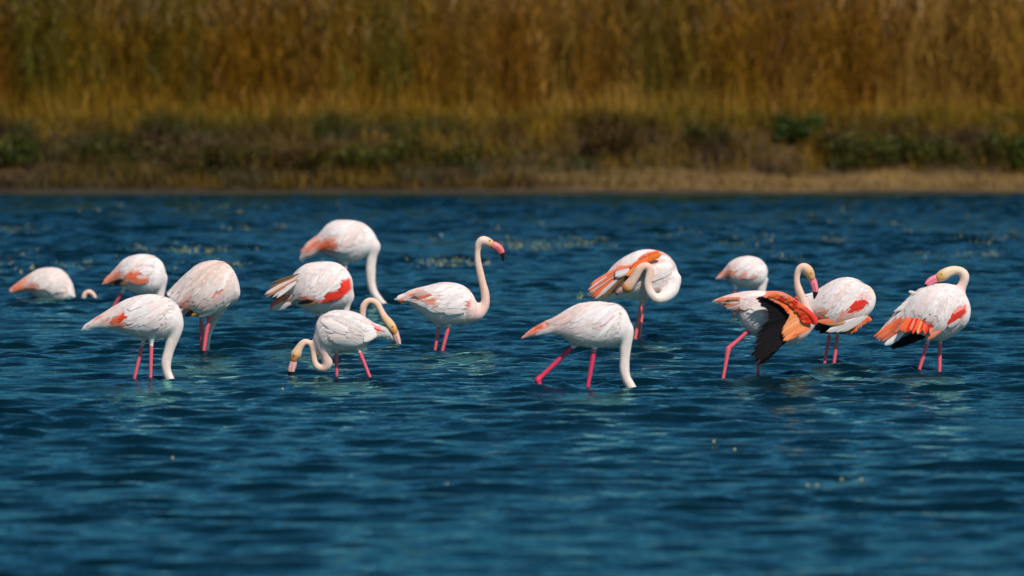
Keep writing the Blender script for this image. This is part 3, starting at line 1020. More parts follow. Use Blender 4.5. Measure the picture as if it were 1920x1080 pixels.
# --- A: leftmost, breast deep in the water, neck looping out beside it
b = Bird('leftmost flamingo, belly in the water, only a loop of its neck showing beside it', 562,
         [(19.5, 541, 21, 550), (33, 530, 35, 548), (53, 516, 53, 548), (72, 505, 69, 556), (92, 502, 92, 566), (111, 504, 111, 569), (126, 515, 124, 571), (136, 532, 135, 572), (141, 550, 140, 570)],
         patches=[(P(18, 538, 48, 518, 56, 538, 34, 550), SALMON, 8), (P(56, 540, 66, 528, 72, 532, 66, 545), ORANGE, 7)], white=WHITE * np.array([1, .94, .9]))
b.neck([(130, 556, 12), (138, 575, 9), (146, 588, 6), (154, 582, 5), (156, 568, 4.6), (157.5, 555, 4.6), (162, 548.5, 4.6), (168, 547.5, 4.6), (174, 551, 4.4), (178, 558, 4.2), (180, 568, 4.2), (183, 580, 4)], [(0, WHITE), (0.3, PEACH), (1, PEACH)])
b.leg([(92, 575, 3.2, -10), (90, 590, 3)], thigh=0); b.leg([(102, 575, 3.2, 10), (100, 590, 3)], thigh=0)
b.finish(); b.coverts(th0=-10, rows=10, t0=.25, L=.08); b.fluff()
b.fan(b.tail(), P(40, 533, 42, 545), P(17, 541, 20, 548), 4, 6, [SALMON, PALEPINK], (0, -2))

# --- B: second from left at the back, head hidden behind C
b = Bird('flamingo behind the front left one, its orange wing tip pointing left, one leg showing', 600,
         [(194.5, 529, 196, 532.5), (205.5, 516, 208, 531.7), (219.5, 500, 222, 531), (233, 486, 233, 538), (250, 479, 245, 547), (269, 476.5, 262, 551), (289, 480, 281, 552.5), (304, 491, 297, 547), (311, 506, 306, 534)],
         patches=[(P(194, 530, 222, 500, 233, 514, 222, 532), SALMON, 7), (P(238, 520, 243, 508, 262, 506, 262, 528, 250, 530), ORANGE, 6), (P(262, 524, 270, 515, 276, 514, 268, 530), ORANGE, 5)])
b.neck([(303, 521, 12), (302, 540, 9.5), (299.5, 557, 8.2), (297, 575, 7.5), (299, 596, 7), (304, 616, 7)], NECKC)
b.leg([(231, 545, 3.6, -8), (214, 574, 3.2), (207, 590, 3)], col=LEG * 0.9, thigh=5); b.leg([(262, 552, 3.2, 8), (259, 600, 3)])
b.finish(); b.coverts(th0=-18, rows=11, t0=.2, seed=2); b.fluff()
b.fan(b.tail(), P(214, 510, 222, 525), P(194, 529, 205, 532), 6, 8, [SALMON, ORANGE], (-6, -3))
b.fan(b.wings[0], P(225, 524, 250, 527), P(212, 532, 236, 534), 5, 6, [BLACK, BRN], (-24, -22))

# --- D: slanted bird seen from behind
b = Bird('hunched flamingo with a steeply sloping back, neck dipping behind its two crossed legs', 661,
         [(311, 551, 346, 590), (333, 529, 362, 592), (353, 510, 379, 596), (373, 496, 398, 592), (395.5, 489, 418, 582), (418, 491, 435.5, 570), (433, 501, 445.5, 562), (443, 515.5, 450, 555.5), (449, 533, 451, 549)],
         width=0.85, white=WHITE * np.array([1, .93, .88]),
         patches=[(P(340, 575, 352, 555, 362, 548, 358, 590), SALMON, 9), (P(404, 562, 411, 548, 422, 540, 418, 550), RED, 5), (P(378, 580, 385, 560, 390, 565, 383, 585), SALMON, 6), (P(385, 512, 410, 505, 420, 495, 400, 492), (0.6, 0.42, 0.34), 14)])
b.neck([(434, 552, 12, 8), (424, 566, 10, 16), (412, 582, 8.5, 28), (403, 597, 7, 40), (396, 611, 6, 52), (390, 626, 5.3, 60), (386, 645, 5, 62), (384, 680, 5, 62)], NECKC)
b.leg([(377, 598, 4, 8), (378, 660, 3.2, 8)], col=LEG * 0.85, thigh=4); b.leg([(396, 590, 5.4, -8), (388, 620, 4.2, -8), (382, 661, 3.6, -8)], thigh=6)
b.finish(); b.coverts(th0=-40, th1=85, rows=14, t0=.12, t1=.9, droop=.35, L=.11, seed=3, scap=(.35, .85, -10, 80, .2, 130)); b.fluff(seed=5)
b.fan(b.tail(), P(335, 540, 365, 575), P(312, 552, 348, 592), 8, 8, [CREAM, PALEPINK, BRN, CREAM], (-12, -8))
b.fan(b.wings[0], P(425, 562, 430, 568), P(378, 590, 372, 596), 4, 9, [WHITE], (-24, -24))
b.fan(b.wings[0], P(365, 578, 380, 580), P(346, 592, 362, 592), 4, 7, [BLACK, (.6, .25, .04)], (-30, -28))

# --- C: front left, head under water
b = Bird('front left flamingo with its head under water and an orange patch near the pointed tail', 713,
         [(156, 615, 157, 617), (172, 600.6, 172, 614.5), (194.5, 587, 194.5, 615.5), (216.7, 572.8, 214, 618), (239, 561, 236, 625), (264, 554, 258, 631.7), (289, 552.5, 280.5, 634.4), (314, 558, 301, 633), (333, 570.5, 315, 630), (343, 590, 322, 627), (344, 603, 324, 630)],
         patches=[(P(204, 599, 222, 589, 238, 581, 241, 590, 236, 607, 215, 607), ORANGE, 6), (P(228, 596, 238, 582, 240, 590, 234, 606), RED, 5), (P(180, 597, 196, 587, 204, 590, 198, 598), SALMON, 7)])
b.neck([(330, 606, 17), (327, 622, 14.5), (323.6, 636, 12), (317, 656.7, 10.3), (311.5, 679, 9.5), (312.5, 695.5, 9.2), (318, 710, 9), (324, 724, 8.5), (332, 742, 8)], NECKW)
b.leg([(267, 644, 4, 10), (251, 712, 3.1, 10)], thigh=6); b.leg([(284.7, 643, 4, -10), (282.5, 714, 3.3, -10)], thigh=8)
b.finish(); b.coverts(th0=-30, rows=13, t0=.22, t1=.8, droop=.5, seed=4); b.fluff(seed=6)
b.fan(b.tail(), P(182, 598, 184, 612), P(156, 615, 160, 617), 7, 8, [WHITE, PALEPINK, WHITE], (-4, -1))

# --- E: topmost back bird
b = Bird('topmost flamingo of the group, neck hanging straight down to the water', 576,
         [(563, 482, 565, 486), (567.3, 468.8, 574, 484), (576, 455, 586.5, 481.5), (597, 440, 603, 475), (612, 422.5, 622, 482), (629, 414, 637, 490), (650, 412.4, 654, 493.5), (671.6, 415, 669.5, 490), (688.6, 423, 683, 483), (702, 437, 694, 476), (709, 452, 702, 471)],
         patches=[(P(568, 470, 577, 456, 598, 444, 604, 456, 586, 470, 574, 474), SALMON, 7), (P(598, 460, 612, 447, 632, 448, 634, 470, 604, 470), ORANGE, 8), (P(640, 456, 650, 446, 652, 450, 644, 462), SALMON, 5)])
b.neck([(700, 462, 14), (697.5, 478, 11), (695.5, 494, 9.8), (694.8, 510, 9.2), (696, 530.5, 9), (700.5, 547, 8), (709, 560, 7.2), (719, 569.5, 6), (728, 577, 5.2), (738, 588, 5)], NECKC)
b.leg([(648, 497, 3.4, -8), (650, 576, 3, -8)]); b.leg([(640, 497, 3.4, 8), (636, 576, 3, 8)])
b.finish(); b.coverts(th0=-20, rows=12, t0=.22, t1=.78, seed=5); b.fluff(seed=7)
b.fan(b.tail(), P(585, 458, 592, 474), P(564, 474, 566, 485), 7, 9, [SALMON, ORANGE, WHITE, CREAM], (-6, -2))

# --- F: body below E, neck looping out behind G
b = Bird('flamingo below the topmost one, brown wing tips spread left, neck looping behind its neighbour', 647,
         [(504, 577, 511, 582), (522.6, 560, 529, 577), (536, 539, 550, 571), (551, 513, 565, 577), (571.5, 496.5, 584, 586), (590.7, 491.8, 603.5, 588), (612, 490.5, 622.6, 585), (631, 493, 637.5, 580), (648, 503, 650, 573), (658.5, 517.7, 658, 560), (662.5, 532.6, 662, 547.5)],
         patches=[(P(506, 578, 524, 556, 548, 542, 552, 560, 530, 572), SALMON, 7), (P(600, 564, 613, 548, 628, 546, 641, 528, 656, 522, 660, 541, 642, 556, 618, 566), RED, 3), (P(562, 560, 570, 552, 590, 556, 590, 566, 566, 566), ORANGE, 6)])
b.neck([(652, 556, 13), (649, 574, 9), (648, 592, 7.5), (652, 618, 7, 4), (662, 634, 7, 8), (673, 626, 6.6, 10), (679, 605, 6.4, 10), (679.5, 588, 6.4, 10), (681.5, 575, 6.5, 10), (688.5, 566, 6.6, 10), (698, 564.5, 6.6, 10), (707.5, 570.5, 6.6, 8), (714, 582.5, 6.6, 6), (721, 595, 7.2, 4), (728.5, 604.5, 8.4, 2), (734.5, 613, 9.2), (739, 621, 7.2), (741, 627, 6)],
       [(0, WHITE), (0.4, PEACH), (0.72, PEACH), (0.88, (0.68, 0.42, 0.2)), (0.95, OCHRE), (1, OCHRE)])
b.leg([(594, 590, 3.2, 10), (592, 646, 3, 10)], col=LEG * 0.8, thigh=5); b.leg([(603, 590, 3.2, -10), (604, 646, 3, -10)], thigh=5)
b.finish(); b.coverts(th0=-20, rows=13, t0=.25, L=.1, seed=6, scap=(.3, .8, 10, 75, .18, 90)); b.fluff(seed=8)
b.fan(b.tail(), P(545, 545, 548, 568), P(505, 574, 512, 581), 8, 9, [ORANGE, SALMON, PALEPINK, CREAM], (-14, -4))
b.fan(b.wings[0], P(562, 512, 556, 530), P(516, 528, 494, 552, 502, 556, 520, 556), 8, 5, [BRN, PALEPINK, (.45, .2, .1), WHITE], (-34, -30), jit=3)
b.fan(b.wings[0], P(580, 562, 600, 566), P(556, 566, 580, 571), 4, 6, [BLACK, BRN], (-38, -36))
b.bill([(739.5, 620, 7), (742.5, 630, 6.8), (746, 639, 5.6), (749, 647, 3.4), (750, 652, 2)], 0.86, eye=(736.5, 611.5, 1.6, 0, 8.4), pink=(0.76, 0.42, 0.36))

# --- K: far right background bird
b = Bird('small plump flamingo at the back, right of centre, standing behind the one spreading its wing', 590,
         [(1344, 521, 1346, 523), (1356, 508, 1362, 521), (1368, 492, 1371, 531), (1385, 483, 1385, 538), (1404, 480.5, 1402, 540), (1423.5, 485, 1419, 538), (1435.6, 496, 1430, 532), (1439.7, 508, 1437, 522)], width=0.9,
         patches=[(P(1350, 519, 1370, 498, 1380, 510, 1370, 520), SALMON, 6), (P(1378, 514, 1394, 508, 1402, 518, 1390, 520), SALMON, 6)])
b.neck([(1431, 520, 11), (1428, 536, 9), (1426, 555, 8), (1427, 575, 7.5), (1433, 600, 7)], NECKC)
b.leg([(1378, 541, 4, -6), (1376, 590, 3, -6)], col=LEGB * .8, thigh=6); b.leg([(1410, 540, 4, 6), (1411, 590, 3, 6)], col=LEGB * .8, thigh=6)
b.finish(); b.coverts(th0=-15, rows=10, t0=.2, seed=7, L=.08); b.fluff(seed=9)
b.fan(b.tail(), P(1366, 503, 1372, 518), P(1345, 519, 1352, 522), 5, 8, [SALMON, PALEPINK], (-8, -3))

# --- I: preening, neck folded in front of the raised wing
b = Bird('preening flamingo with its neck folded in front of a raised orange wing, right of centre', 640,
         [(1114, 540, 1119, 565), (1135, 517, 1140, 564), (1152.5, 496, 1161, 560), (1179, 478, 1185, 561), (1206, 469, 1206, 564), (1232.5, 471, 1224, 561), (1253, 480, 1244, 556), (1266, 497, 1256, 552), (1272, 518, 1265, 548), (1273, 530, 1270, 542)],
         width=0.72, white=WHITE * np.array([1.06, 1.06, 1.05]),
         patches=[(P(1170, 516, 1190, 489, 1210, 475, 1240, 469, 1242, 480, 1222, 490, 1195, 504, 1180, 520), ORANGE, 4), (P(1150, 510, 1165, 488, 1172, 490, 1162, 515), SALMON, 5)])
b.neck([(1262, 524, 17, -8), (1257, 543, 14, -18), (1244, 555, 12, -32), (1230, 558, 10, -42), (1218.5, 548, 8.8, -46), (1213.5, 532, 8.2, -47), (1216.5, 515, 8.2, -46), (1217.5, 503, 8.2, -45), (1209, 497, 8.2, -45), (1198, 503, 8, -46), (1189.5, 517, 8.4, -46), (1181.5, 529, 10.5, -45), (1175, 537, 10.5, -44), (1168, 541, 7.5, -43)],
       [(0, WHITE), (0.3, PEACH * .3 + WHITE * .7), (0.55, PEACH), (0.85, PEACH * 0.85), (0.93, OCHRE * 1.1), (1, OCHRE)])
b.leg([(1203.5, 566, 4.2, -6), (1189.5, 639, 3.6, -6)], col=LEGB * 1.05, thigh=5); b.leg([(1206, 566, 4.2, 6), (1197.5, 640, 3.4, 6)], col=LEGB * 1.05, thigh=5)
b.finish(); b.coverts(th0=10, th1=85, rows=9, t0=.22, t1=.8, droop=.2, L=.1, seed=8); b.fluff(n=3000, L=.028, seed=10, t0=.4, t1=.97, up=.7)
b.fan(b.tail(), P(1150, 530, 1152, 552), P(1117, 556, 1128, 565), 6, 9, [WHITE, CREAM], (-12, -4))
b.fan(b.wings[0], P(1165, 498, 1160, 520), P(1108, 530, 1101, 543, 1103, 549, 1108, 557, 1119, 561), 11, 8, [SALMON, ORANGE, PALEPINK, SALMON, ORANGE, PALEPINK, SALMON, BRN, ORANGE, SALMON, WHITE], (-32, -24), jit=2.5)
b.fan(b.wings[0], P(1172, 512, 1176, 520), P(1124, 562, 1138, 556, 1152, 540), 5, 7, [BRN, BLACK, BRN], (-34, -28))
b.fan(b.wings[0], P(1200, 482, 1185, 495, 1176, 508), P(1182, 488, 1152, 506, 1150, 518), 7, 11, [WHITE, PALEPINK, SALMON, WHITE], (-36, -36))
b.fan(b.wings[0], P(1241, 474, 1225, 476, 1205, 486, 1192, 498), P(1226, 484, 1208, 490, 1188, 506, 1172, 518), 16, 9, [(0.7, .16, .03), ORANGE, (0.75, .22, .05)], (-35, -38))
b.fan(b.wings[0], P(1236, 471, 1215, 475, 1198, 486), P(1220, 474, 1198, 482, 1178, 503), 9, 7, [ORANGE, SALMON, ORANGE], (-32, -36))
b.fan(b.wings[0], P(1196, 506, 1190, 512), P(1176, 516, 1172, 524), 3, 8, [RED, (.25, .02, .01), BLACK], (-37, -38))
b.bill([(1170, 540, 7, -43), (1164, 543, 6.4, -43), (1159, 546, 5, -42), (1155, 550, 3, -41)], 0.9, pink=(0.5, 0.3, 0.27))

# --- H: upright neck
b = Bird('flamingo standing with its neck held up straight and black tipped bill, at the centre', 655,
         [(743, 560, 746, 563), (753, 555, 754, 568), (767, 546, 765, 568), (785.6, 540, 780, 582), (802, 536, 795, 593), (820, 531.5, 810, 604), (839, 530, 830, 609), (857, 532, 853, 609), (873.5, 539, 873, 607), (885, 549.6, 889, 604), (891, 560, 901, 598), (895, 573, 909, 590)],
         patches=[(P(871, 568, 882, 563, 884, 572, 877, 577, 870, 574), RED, 3), (P(790, 557, 802, 560, 825, 552, 822, 566, 812, 572, 798, 566), SALMON, 6), (P(768, 551, 786, 544, 794, 546, 790, 556, 776, 554), ORANGE, 5), (P(752, 558, 761, 558, 760, 568, 752, 569), ORANGE, 3), (P(880, 600, 885, 560, 915, 560, 915, 605), PALEPINK, 14)])
b.neck([(893, 586, 17), (903, 581, 12.5), (909.5, 569, 9.2), (909.5, 549.6, 7.8), (905, 531, 7.5), (900, 510, 7.1), (896, 489.5, 6.3), (895.3, 472, 5.9), (897.3, 459, 7), (904, 451.5, 9), (912.5, 453, 9.7), (920, 457, 8), (925, 459.5, 6.6)],
       [(0, WHITE), (0.15, PALEPINK), (0.3, PEACH * 1.02), (0.68, PEACH * 1.02), (0.8, PEACH * .6 + WHITE * .4), (0.88, (0.66, 0.42, 0.28)), (1, OCHRE)])
b.leg([(822.6, 612, 4, 8), (816, 654, 3, 8)], thigh=6); b.leg([(841, 612, 4.2, -8), (830, 655, 3.2, -8)], thigh=6.5)
b.finish(); b.coverts(th0=-12, th1=80, rows=11, t0=.18, seed=9, droop=.35); b.fluff(seed=11)
b.fan(b.tail(), P(768, 550, 770, 562), P(742, 558, 752, 568), 6, 7, [WHITE, ORANGE, WHITE], (-4, -2))
b.fan(b.wings[0], P(800, 545, 818, 558), P(768, 549, 796, 566), 7, 8, [PALEPINK, SALMON, SALMON], (-26, -20))
b.fan(b.wings[0], P(835, 572, 826, 566), P(832, 579, 808, 573), 3, 5, [(.35, .3, .3), PALEPINK], (-33, -32))
b.bill([(924, 459, 7.6), (931, 462, 7.3), (937, 467, 7), (941, 474, 5.6), (943, 481, 3.6), (943.2, 490, 1.2)], 0.62, eye=(918.5, 449.8, 1.7, 0, 8), pink=(0.78, 0.15, 0.17))

# --- J: front right
b = Bird('front flamingo striding with its head under water and one hot pink leg stretched back', 727,
         [(980, 632, 981, 633), (995.5, 618, 998, 629.6), (1019, 604, 1019, 627), (1040, 595, 1040, 626), (1060.7, 582, 1058, 634), (1084, 570, 1076, 646), (1111, 565.6, 1102, 651), (1137.7, 566.8, 1129, 651), (1158.5, 570.5, 1150, 647), (1173, 582, 1160, 643), (1181, 598, 1163, 643), (1184, 610, 1163, 643)],
         patches=[(P(984, 629, 1000, 615, 1020, 604, 1033, 600, 1030, 612, 1010, 622), ORANGE, 5), (P(1128, 600, 1140, 594, 1146, 600, 1132, 606), (0.66, 0.48, 0.56), 6), (P(1040, 605, 1070, 590, 1075, 605, 1050, 620), PALEPINK, 10)])
b.neck([(1173, 618, 17.5), (1173, 634, 14), (1172, 650, 12), (1171, 671, 10.4), (1170.5, 692, 9.7), (1173.5, 708, 9.7), (1180, 720, 9.6), (1187, 733, 9), (1196, 750, 8.5)], NECKW)
b.leg([(1074, 650, 4.6, 8), (1046, 677, 4.4, 8), (1018, 704, 4.8, 8), (1009, 712.5, 6.3, 8), (1010.5, 720, 5, 8), (1013, 727, 4.6, 8)], col=HOTLEG, thigh=9)
b.leg([(1114, 655, 5, -8), (1101.6, 727, 3.8, -8)], col=HOTLEG, thigh=7)
b.finish(); b.coverts(th0=-35, rows=13, t0=.3, t1=.78, droop=.5, seed=10); b.fluff(seed=12)
b.fan(b.tail(), P(1028, 601, 1034, 615), P(981, 631, 990, 626, 998, 628), 8, 8, [ORANGE, BRN, ORANGE, SALMON, (.5, .2, .06), CREAM], (-6, -1))
b.fan(b.wings[0], P(1062, 588, 1066, 606), P(1022, 604, 1040, 620), 7, 9, [PALEPINK, WHITE, SALMON, WHITE], (-20, -12))

# --- G: facing left
b = Bird('front flamingo facing left, its S-curved neck bringing the bill down to the water', 708,
         [(735, 630, 734, 635), (725, 616, 722.5, 631), (712.5, 611, 710, 632.5), (700, 606, 697.5, 638), (687.5, 597, 687.5, 646), (670, 587.5, 672, 655), (647.5, 582.5, 652.5, 657), (625, 583, 632.5, 656), (606, 590, 616, 655), (595, 601, 608, 657), (590, 616, 612, 660), (590, 628, 616, 662)],
         patches=[(P(697, 622, 702, 610, 709, 612, 706, 626), RED, 3), (P(712, 610, 735, 612, 738, 640, 710, 634), (0.5, 0.48, 0.48), 5)], white=WHITE * np.array([1, .985, .97]))
b.neck([(604, 636, 18), (606, 652, 15), (611, 667, 11.8), (614, 680, 9.8), (610, 688.5, 8.5), (602.5, 690.5, 7.4), (594.5, 687, 6.6), (589.5, 677.5, 6.2), (588, 665, 6), (586, 652.5, 6), (581.5, 643.5, 6.2), (574.5, 640.5, 6.4), (566.5, 645, 6.9), (560, 654, 8.3), (555, 664, 9.8), (551.5, 672.5, 8), (550, 678, 6.5)],
       [(0, WHITE), (0.18, PALEPINK), (0.35, PEACH), (0.75, PEACH), (0.85, (0.65, .42, .26)), (0.93, OCHRE), (1, OCHRE)])
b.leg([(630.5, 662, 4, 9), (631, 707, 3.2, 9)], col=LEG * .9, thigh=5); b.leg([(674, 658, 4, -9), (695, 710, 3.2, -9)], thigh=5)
b.finish(); b.coverts(th0=-38, th1=85, rows=14, t0=.24, t1=.8, droop=.3, seed=11); b.fluff(seed=13)
b.fan(b.tail(), P(712, 613, 712, 630), P(735, 628, 734, 635, 727, 632), 7, 8, [(.55, .53, .53), CREAM], (-5, -2))
b.fan(b.wings[0], P(680, 610, 684, 640), P(702, 611, 708, 626), 6, 9, [WHITE, WHITE, CREAM], (-24, -14))
b.bill([(550.5, 676, 7.2), (549, 684, 7.2), (546.5, 692, 7), (546, 699, 6), (547.5, 705, 4.6), (551, 710, 2)], 0.55, eye=(552, 665, 1.8, 0, 9), pink=(0.72, 0.36, 0.33))

# --- M: round bird behind the open wing
b = Bird('rounded white flamingo with bright red shoulder patch, behind the one spreading its wing', 680,
         [(1498, 556, 1506, 590), (1512, 552, 1518, 600), (1526, 548, 1530, 609), (1544, 536, 1544, 619), (1565.6, 524.5, 1561, 624), (1587, 520, 1580, 620), (1609, 525.5, 1602, 614), (1626, 538, 1618.6, 602), (1636, 555, 1630, 590), (1640, 568, 1638, 580)],
         width=0.8, white=WHITE * np.array([1, .985, .98]),
         patches=[(P(1586, 582, 1590, 568, 1604, 557, 1618, 556, 1622, 566, 1616, 580, 1600, 587), RED, 3), (P(1574, 593, 1590, 582, 1596, 588, 1580, 594), ORANGE, 4), (P(1526, 585, 1535, 570, 1560, 595, 1545, 603, 1528, 600), SALMON, 7)])
b.neck([(1626, 570, 16, 10), (1634, 560, 11, 26), (1628, 546, 9, 42), (1612, 538, 8, 50), (1594, 536, 7.5, 52), (1578, 541, 8.5, 50), (1570, 546, 9, 46), (1564, 550, 7, 42)], [(0, WHITE), (0.4, PEACH), (0.8, PEACH), (1, OCHRE)])
b.leg([(1556, 627, 3.8, 8), (1546.5, 680, 3.1, 8)], thigh=5); b.leg([(1570.5, 625, 3.9, -8), (1563, 681, 3.3, -8)], thigh=5)
b.finish(); b.coverts(th0=-35, th1=85, rows=14, t0=.12, t1=.9, droop=.55, L=.1, seed=12, scap=(.3, .8, 0, 78, .2, 130)); b.fluff(seed=14, n=4500)
b.fan(b.tail(), P(1520, 556, 1525, 596), P(1486, 556, 1500, 566, 1505, 590), 9, 10, [ORANGE, WHITE, CREAM, WHITE, SALMON], (-14, -6))
b.fan(b.wings[0], P(1560, 598, 1590, 604), P(1525, 600, 1548, 608), 6, 7, [SALMON, ORANGE, (.5, .25, .12)], (-38, -36))
b.fan(b.wings[0], P(1560, 606, 1600, 608), P(1516, 608, 1532, 624, 1575, 626), 7, 9, [BLACK], (-30, -20))
b.fan(b.wings[0], P(1600, 596, 1625, 590), P(1545, 622, 1580, 622), 8, 9, [WHITE, WHITE, CREAM], (-40, -34))
b.fan(b.wings[0], P(1590, 612, 1622, 590), P(1581, 627, 1600, 625, 1618, 610, 1634, 598), 13, 7, [(.6, .2, .08), ORANGE, SALMON, ORANGE], (-16, -14), tilt=.15)
b.bill([(1565, 549, 6.5, 43), (1558, 553, 6, 40), (1553, 558, 4, 38), (1551, 563, 1.5, 38)], 0.6)

# --- L: wing spread
b = Bird('flamingo with one wing lowered and spread open, red above and black below', 706,
         [(1338, 565, 1340, 567), (1356, 557, 1362, 579), (1378, 551, 1382, 590), (1400, 547, 1394, 612), (1424, 546, 1411.5, 628), (1450, 549, 1436, 637), (1472, 556, 1455, 644), (1491, 568, 1474, 646.6), (1508, 579, 1494, 643), (1520, 590, 1510, 635), (1526.5, 601, 1523, 621)],
         width=0.62, white=WHITE * np.array([1, .97, .95]),
         patches=[(P(1495, 640, 1500, 600, 1530, 590, 1530, 640), PALEPINK, 12), (P(1350, 566, 1372, 552, 1392, 552, 1385, 576, 1365, 580), PALEPINK, 18)])
b.neck([(1515, 606, 16), (1514, 590, 12.5), (1511.5, 577, 9.8), (1505, 561, 8.4), (1498, 545, 7.6), (1494, 530, 6.6), (1494, 516, 6.2), (1498.5, 504.5, 7), (1507, 500.5, 9), (1515, 508, 10.2), (1520, 518, 8.2), (1523, 525, 6.6)],
       [(0, WHITE), (0.2, PALEPINK), (0.4, PEACH), (0.72, PEACH), (0.85, (0.6, .36, .18)), (1, OCHRE)])
b.leg([(1411.5, 612, 5.2, -6), (1390, 632, 4, -6), (1369, 650, 4.6, -6), (1365, 656, 5.2, -6), (1361, 678, 3.8, -6), (1356, 706, 3.2, -6)], col=LEG * 1.05, thigh=11)
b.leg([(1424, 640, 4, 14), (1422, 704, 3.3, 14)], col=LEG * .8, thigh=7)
b.finish(); b.coverts(th0=40, th1=85, rows=6, t0=.15, t1=.6, droop=.2, L=.09, seed=13); b.fluff(seed=15)
w = b.wings[0]
b.fan(b.tail(), P(1385, 556, 1385, 578), P(1336, 566, 1350, 560, 1362, 580, 1375, 582), 13, 8, [SALMON, PALEPINK, BRN, PALEPINK, SALMON, WHITE, PALEPINK, SALMON], (-22, -10), jit=2.5)
blk_r = P(1445, 553, 1455, 560, 1463, 566, 1470, 574, 1476, 582, 1480, 590, 1480, 598, 1480, 604, 1479, 610, 1477, 616, 1475, 622, 1474, 628, 1473, 634)
blk_t = P(1411, 556, 1420, 566, 1432, 576, 1438, 586, 1434, 600, 1424, 612, 1414, 628, 1409, 645, 1405, 666, 1411, 674, 1421, 680, 1436, 666, 1456, 646)
b.fan(w, P(1474, 612, 1474, 634), P(1403, 662, 1407, 676, 1420, 686, 1432, 682), 6, 6, [BLACK], (-47, -49), layer=.2, jit=2.5)
b.fan(w, blk_r, blk_t, 30, 8, [BLACK, (.012, .01, .012)], (-47, -50), layer=.12, jit=1.5, tilt=.1)
b.fan(w, P(1446, 551, 1470, 560, 1490, 578, 1508, 592, 1516, 604, 1516, 612), P(1424, 553, 1446, 562, 1465, 574, 1478, 590, 1471, 604, 1461, 620, 1464, 638, 1476, 634, 1488, 624), 38, 7,
      [SALMON, ORANGE, (.86, .27, .1), (.86, .33, .14), (.86, .27, .1), (.84, .22, .08)], (-52, -56), layer=.06, tilt=.08)
b.fan(w, P(1455, 548, 1475, 554, 1495, 568, 1512, 584, 1526, 600), P(1436, 551, 1462, 560, 1485, 578, 1497, 592, 1502, 604), 34, 8, [ORANGE, RED, ORANGE, RED, (.8, .1, .03), RED, (.8, .1, .03)], (-58, -57), layer=.03, tilt=.05, jit=3)
b.fan(w, P(1465, 549, 1490, 563, 1512, 580, 1527, 598), P(1450, 548, 1476, 558, 1496, 577, 1508, 602), 26, 7, [SALMON, ORANGE, RED, ORANGE, RED, (.8, .1, .03), RED], (-60, -58), layer=.03, tilt=.05, jit=3)
# the forearm and wrist that carry the open wing
V, u, th, C, r = b.tube_geo([(1436, 552, 8, -34), (1462, 552, 7, -44), (1488, 566, 6.5, -52), (1512, 583, 6, -56), (1524, 597, 6.5, -57), (1523, 606, 4.5, -57)], K=14)
n_, K_ = V.shape[:2]
i = np.arange(n_ - 1)[:, None] * K_ + np.arange(K_)[None, :]; j = np.arange(n_ - 1)[:, None] * K_ + (np.arange(K_)[None, :] + 1) % K_
F = np.stack([i, j, j + K_, i + K_], -1).reshape(-1, 4).tolist() + [tuple(range(K_)), tuple(range((n_ - 1) * K_, n_ * K_))]
mesh_obj('wing_arm', V.reshape(-1, 3), F, M_PLUM, b.root, cols=np.repeat(mixcol(np.tile(SALMON, (n_, 1)), RED, np.linspace(-.2, 1.6, n_)), K_, axis=0))
b.bill([(1522.5, 523, 7), (1526, 533, 6.8), (1528.5, 543, 6), (1528, 551, 4.4), (1526, 560, 1.4)], 0.62, eye=(1520, 511, 1.7, 0, 8.6), pink=(0.78, 0.2, 0.24))

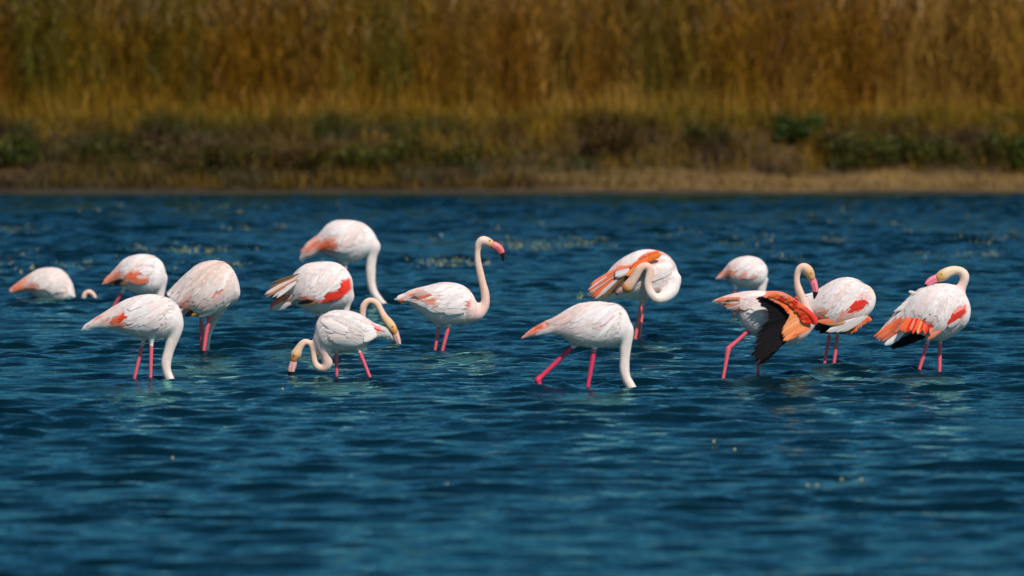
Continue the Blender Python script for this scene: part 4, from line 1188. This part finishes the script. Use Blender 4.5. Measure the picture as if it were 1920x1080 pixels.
# --- N: rightmost
b = Bird('rightmost flamingo, head laid back over its white back, red and orange wing edge', 698,
         [(1640, 632, 1652, 642), (1660, 608, 1677, 634), (1679.5, 585.6, 1696, 627), (1696, 566, 1718, 629), (1713, 549, 1739.6, 637), (1735, 537, 1763.7, 638), (1759, 532, 1783, 631), (1783, 533.5, 1800, 619), (1802, 542, 1812, 609), (1814.5, 559, 1818, 595), (1819, 573, 1820, 584)],
         width=0.82, white=WHITE * np.array([1, .985, .975]),
         patches=[(P(1764, 612, 1768, 602, 1785, 588, 1798, 574, 1808, 571, 1810, 584, 1798, 596, 1778, 604), RED, 4), (P(1655, 632, 1664, 606, 1686, 590, 1698, 594, 1690, 615, 1672, 630), ORANGE, 6), (P(1700, 600, 1745, 602, 1748, 620, 1700, 618), RED, 5)])
b.neck([(1796, 552, 14), (1802, 538, 10.5), (1807, 527, 9.3), (1807.5, 516, 9), (1801, 508.5, 8.7), (1790, 506.5, 8.4), (1778, 509.5, 9.6, -3), (1767, 515.5, 11.5, -5), (1759, 520, 8.5, -6), (1755, 522, 7, -6)],
       [(0, WHITE), (0.2, PALEPINK), (0.4, (0.76, .56, .46)), (0.7, (0.72, .54, .38)), (0.85, (0.62, .36, .13)), (1, OCHRE)])
b.leg([(1738, 642, 4.2, -10), (1721.6, 697, 3.3, -10)], thigh=5); b.leg([(1763.2, 641, 4.2, 10), (1762, 699, 3.5, 10)], thigh=5)
b.finish(); b.coverts(th0=-28, th1=85, rows=14, t0=.2, t1=.9, droop=.6, L=.1, seed=14, scap=(.3, .8, 0, 78, .2, 130)); b.fluff(seed=16, n=4500)
b.fan(b.tail(), P(1700, 590, 1690, 615), P(1668, 612, 1633, 632, 1642, 636, 1655, 636, 1668, 632), 13, 9, [(.7, .2, .08), ORANGE, SALMON, ORANGE, (.74, .14, .04)], (-18, -8), jit=2.5)
b.fan(b.wings[0], P(1725, 618, 1745, 616), P(1664, 654, 1672, 655, 1700, 646, 1725, 634), 10, 10, [BLACK], (-20, -16))
b.fan(b.wings[0], P(1694, 620, 1690, 626), P(1656, 644, 1658, 646), 3, 9, [CREAM, WHITE], (-24, -22))
b.fan(b.wings[0], P(1696, 594, 1750, 598), P(1684, 618, 1742, 624), 28, 5, [ORANGE, ORANGE, RED, SALMON, RED, ORANGE, (.8, .3, .15), RED, ORANGE, RED, SALMON], (-38, -42), jit=4, layer=.05)
b.fan(b.wings[0], P(1718, 548, 1705, 575), P(1708, 542, 1692, 566, 1680, 578, 1674, 584), 6, 6, [WHITE, CREAM], (-16, -14), jit=3)
b.fan(b.wings[0], P(1768, 612, 1760, 618), P(1738, 628, 1736, 636), 4, 8, [(.72, .36, .2), SALMON], (-40, -38))
b.bill([(1758, 520.5, 7.8, -6), (1751, 523, 7.5, -7), (1744, 526.5, 7, -8), (1737, 532, 5, -10), (1733, 538, 2, -10)], 0.82, eye=(1764, 513, 1.8, -5, 9.4), pink=(0.78, 0.2, 0.28))
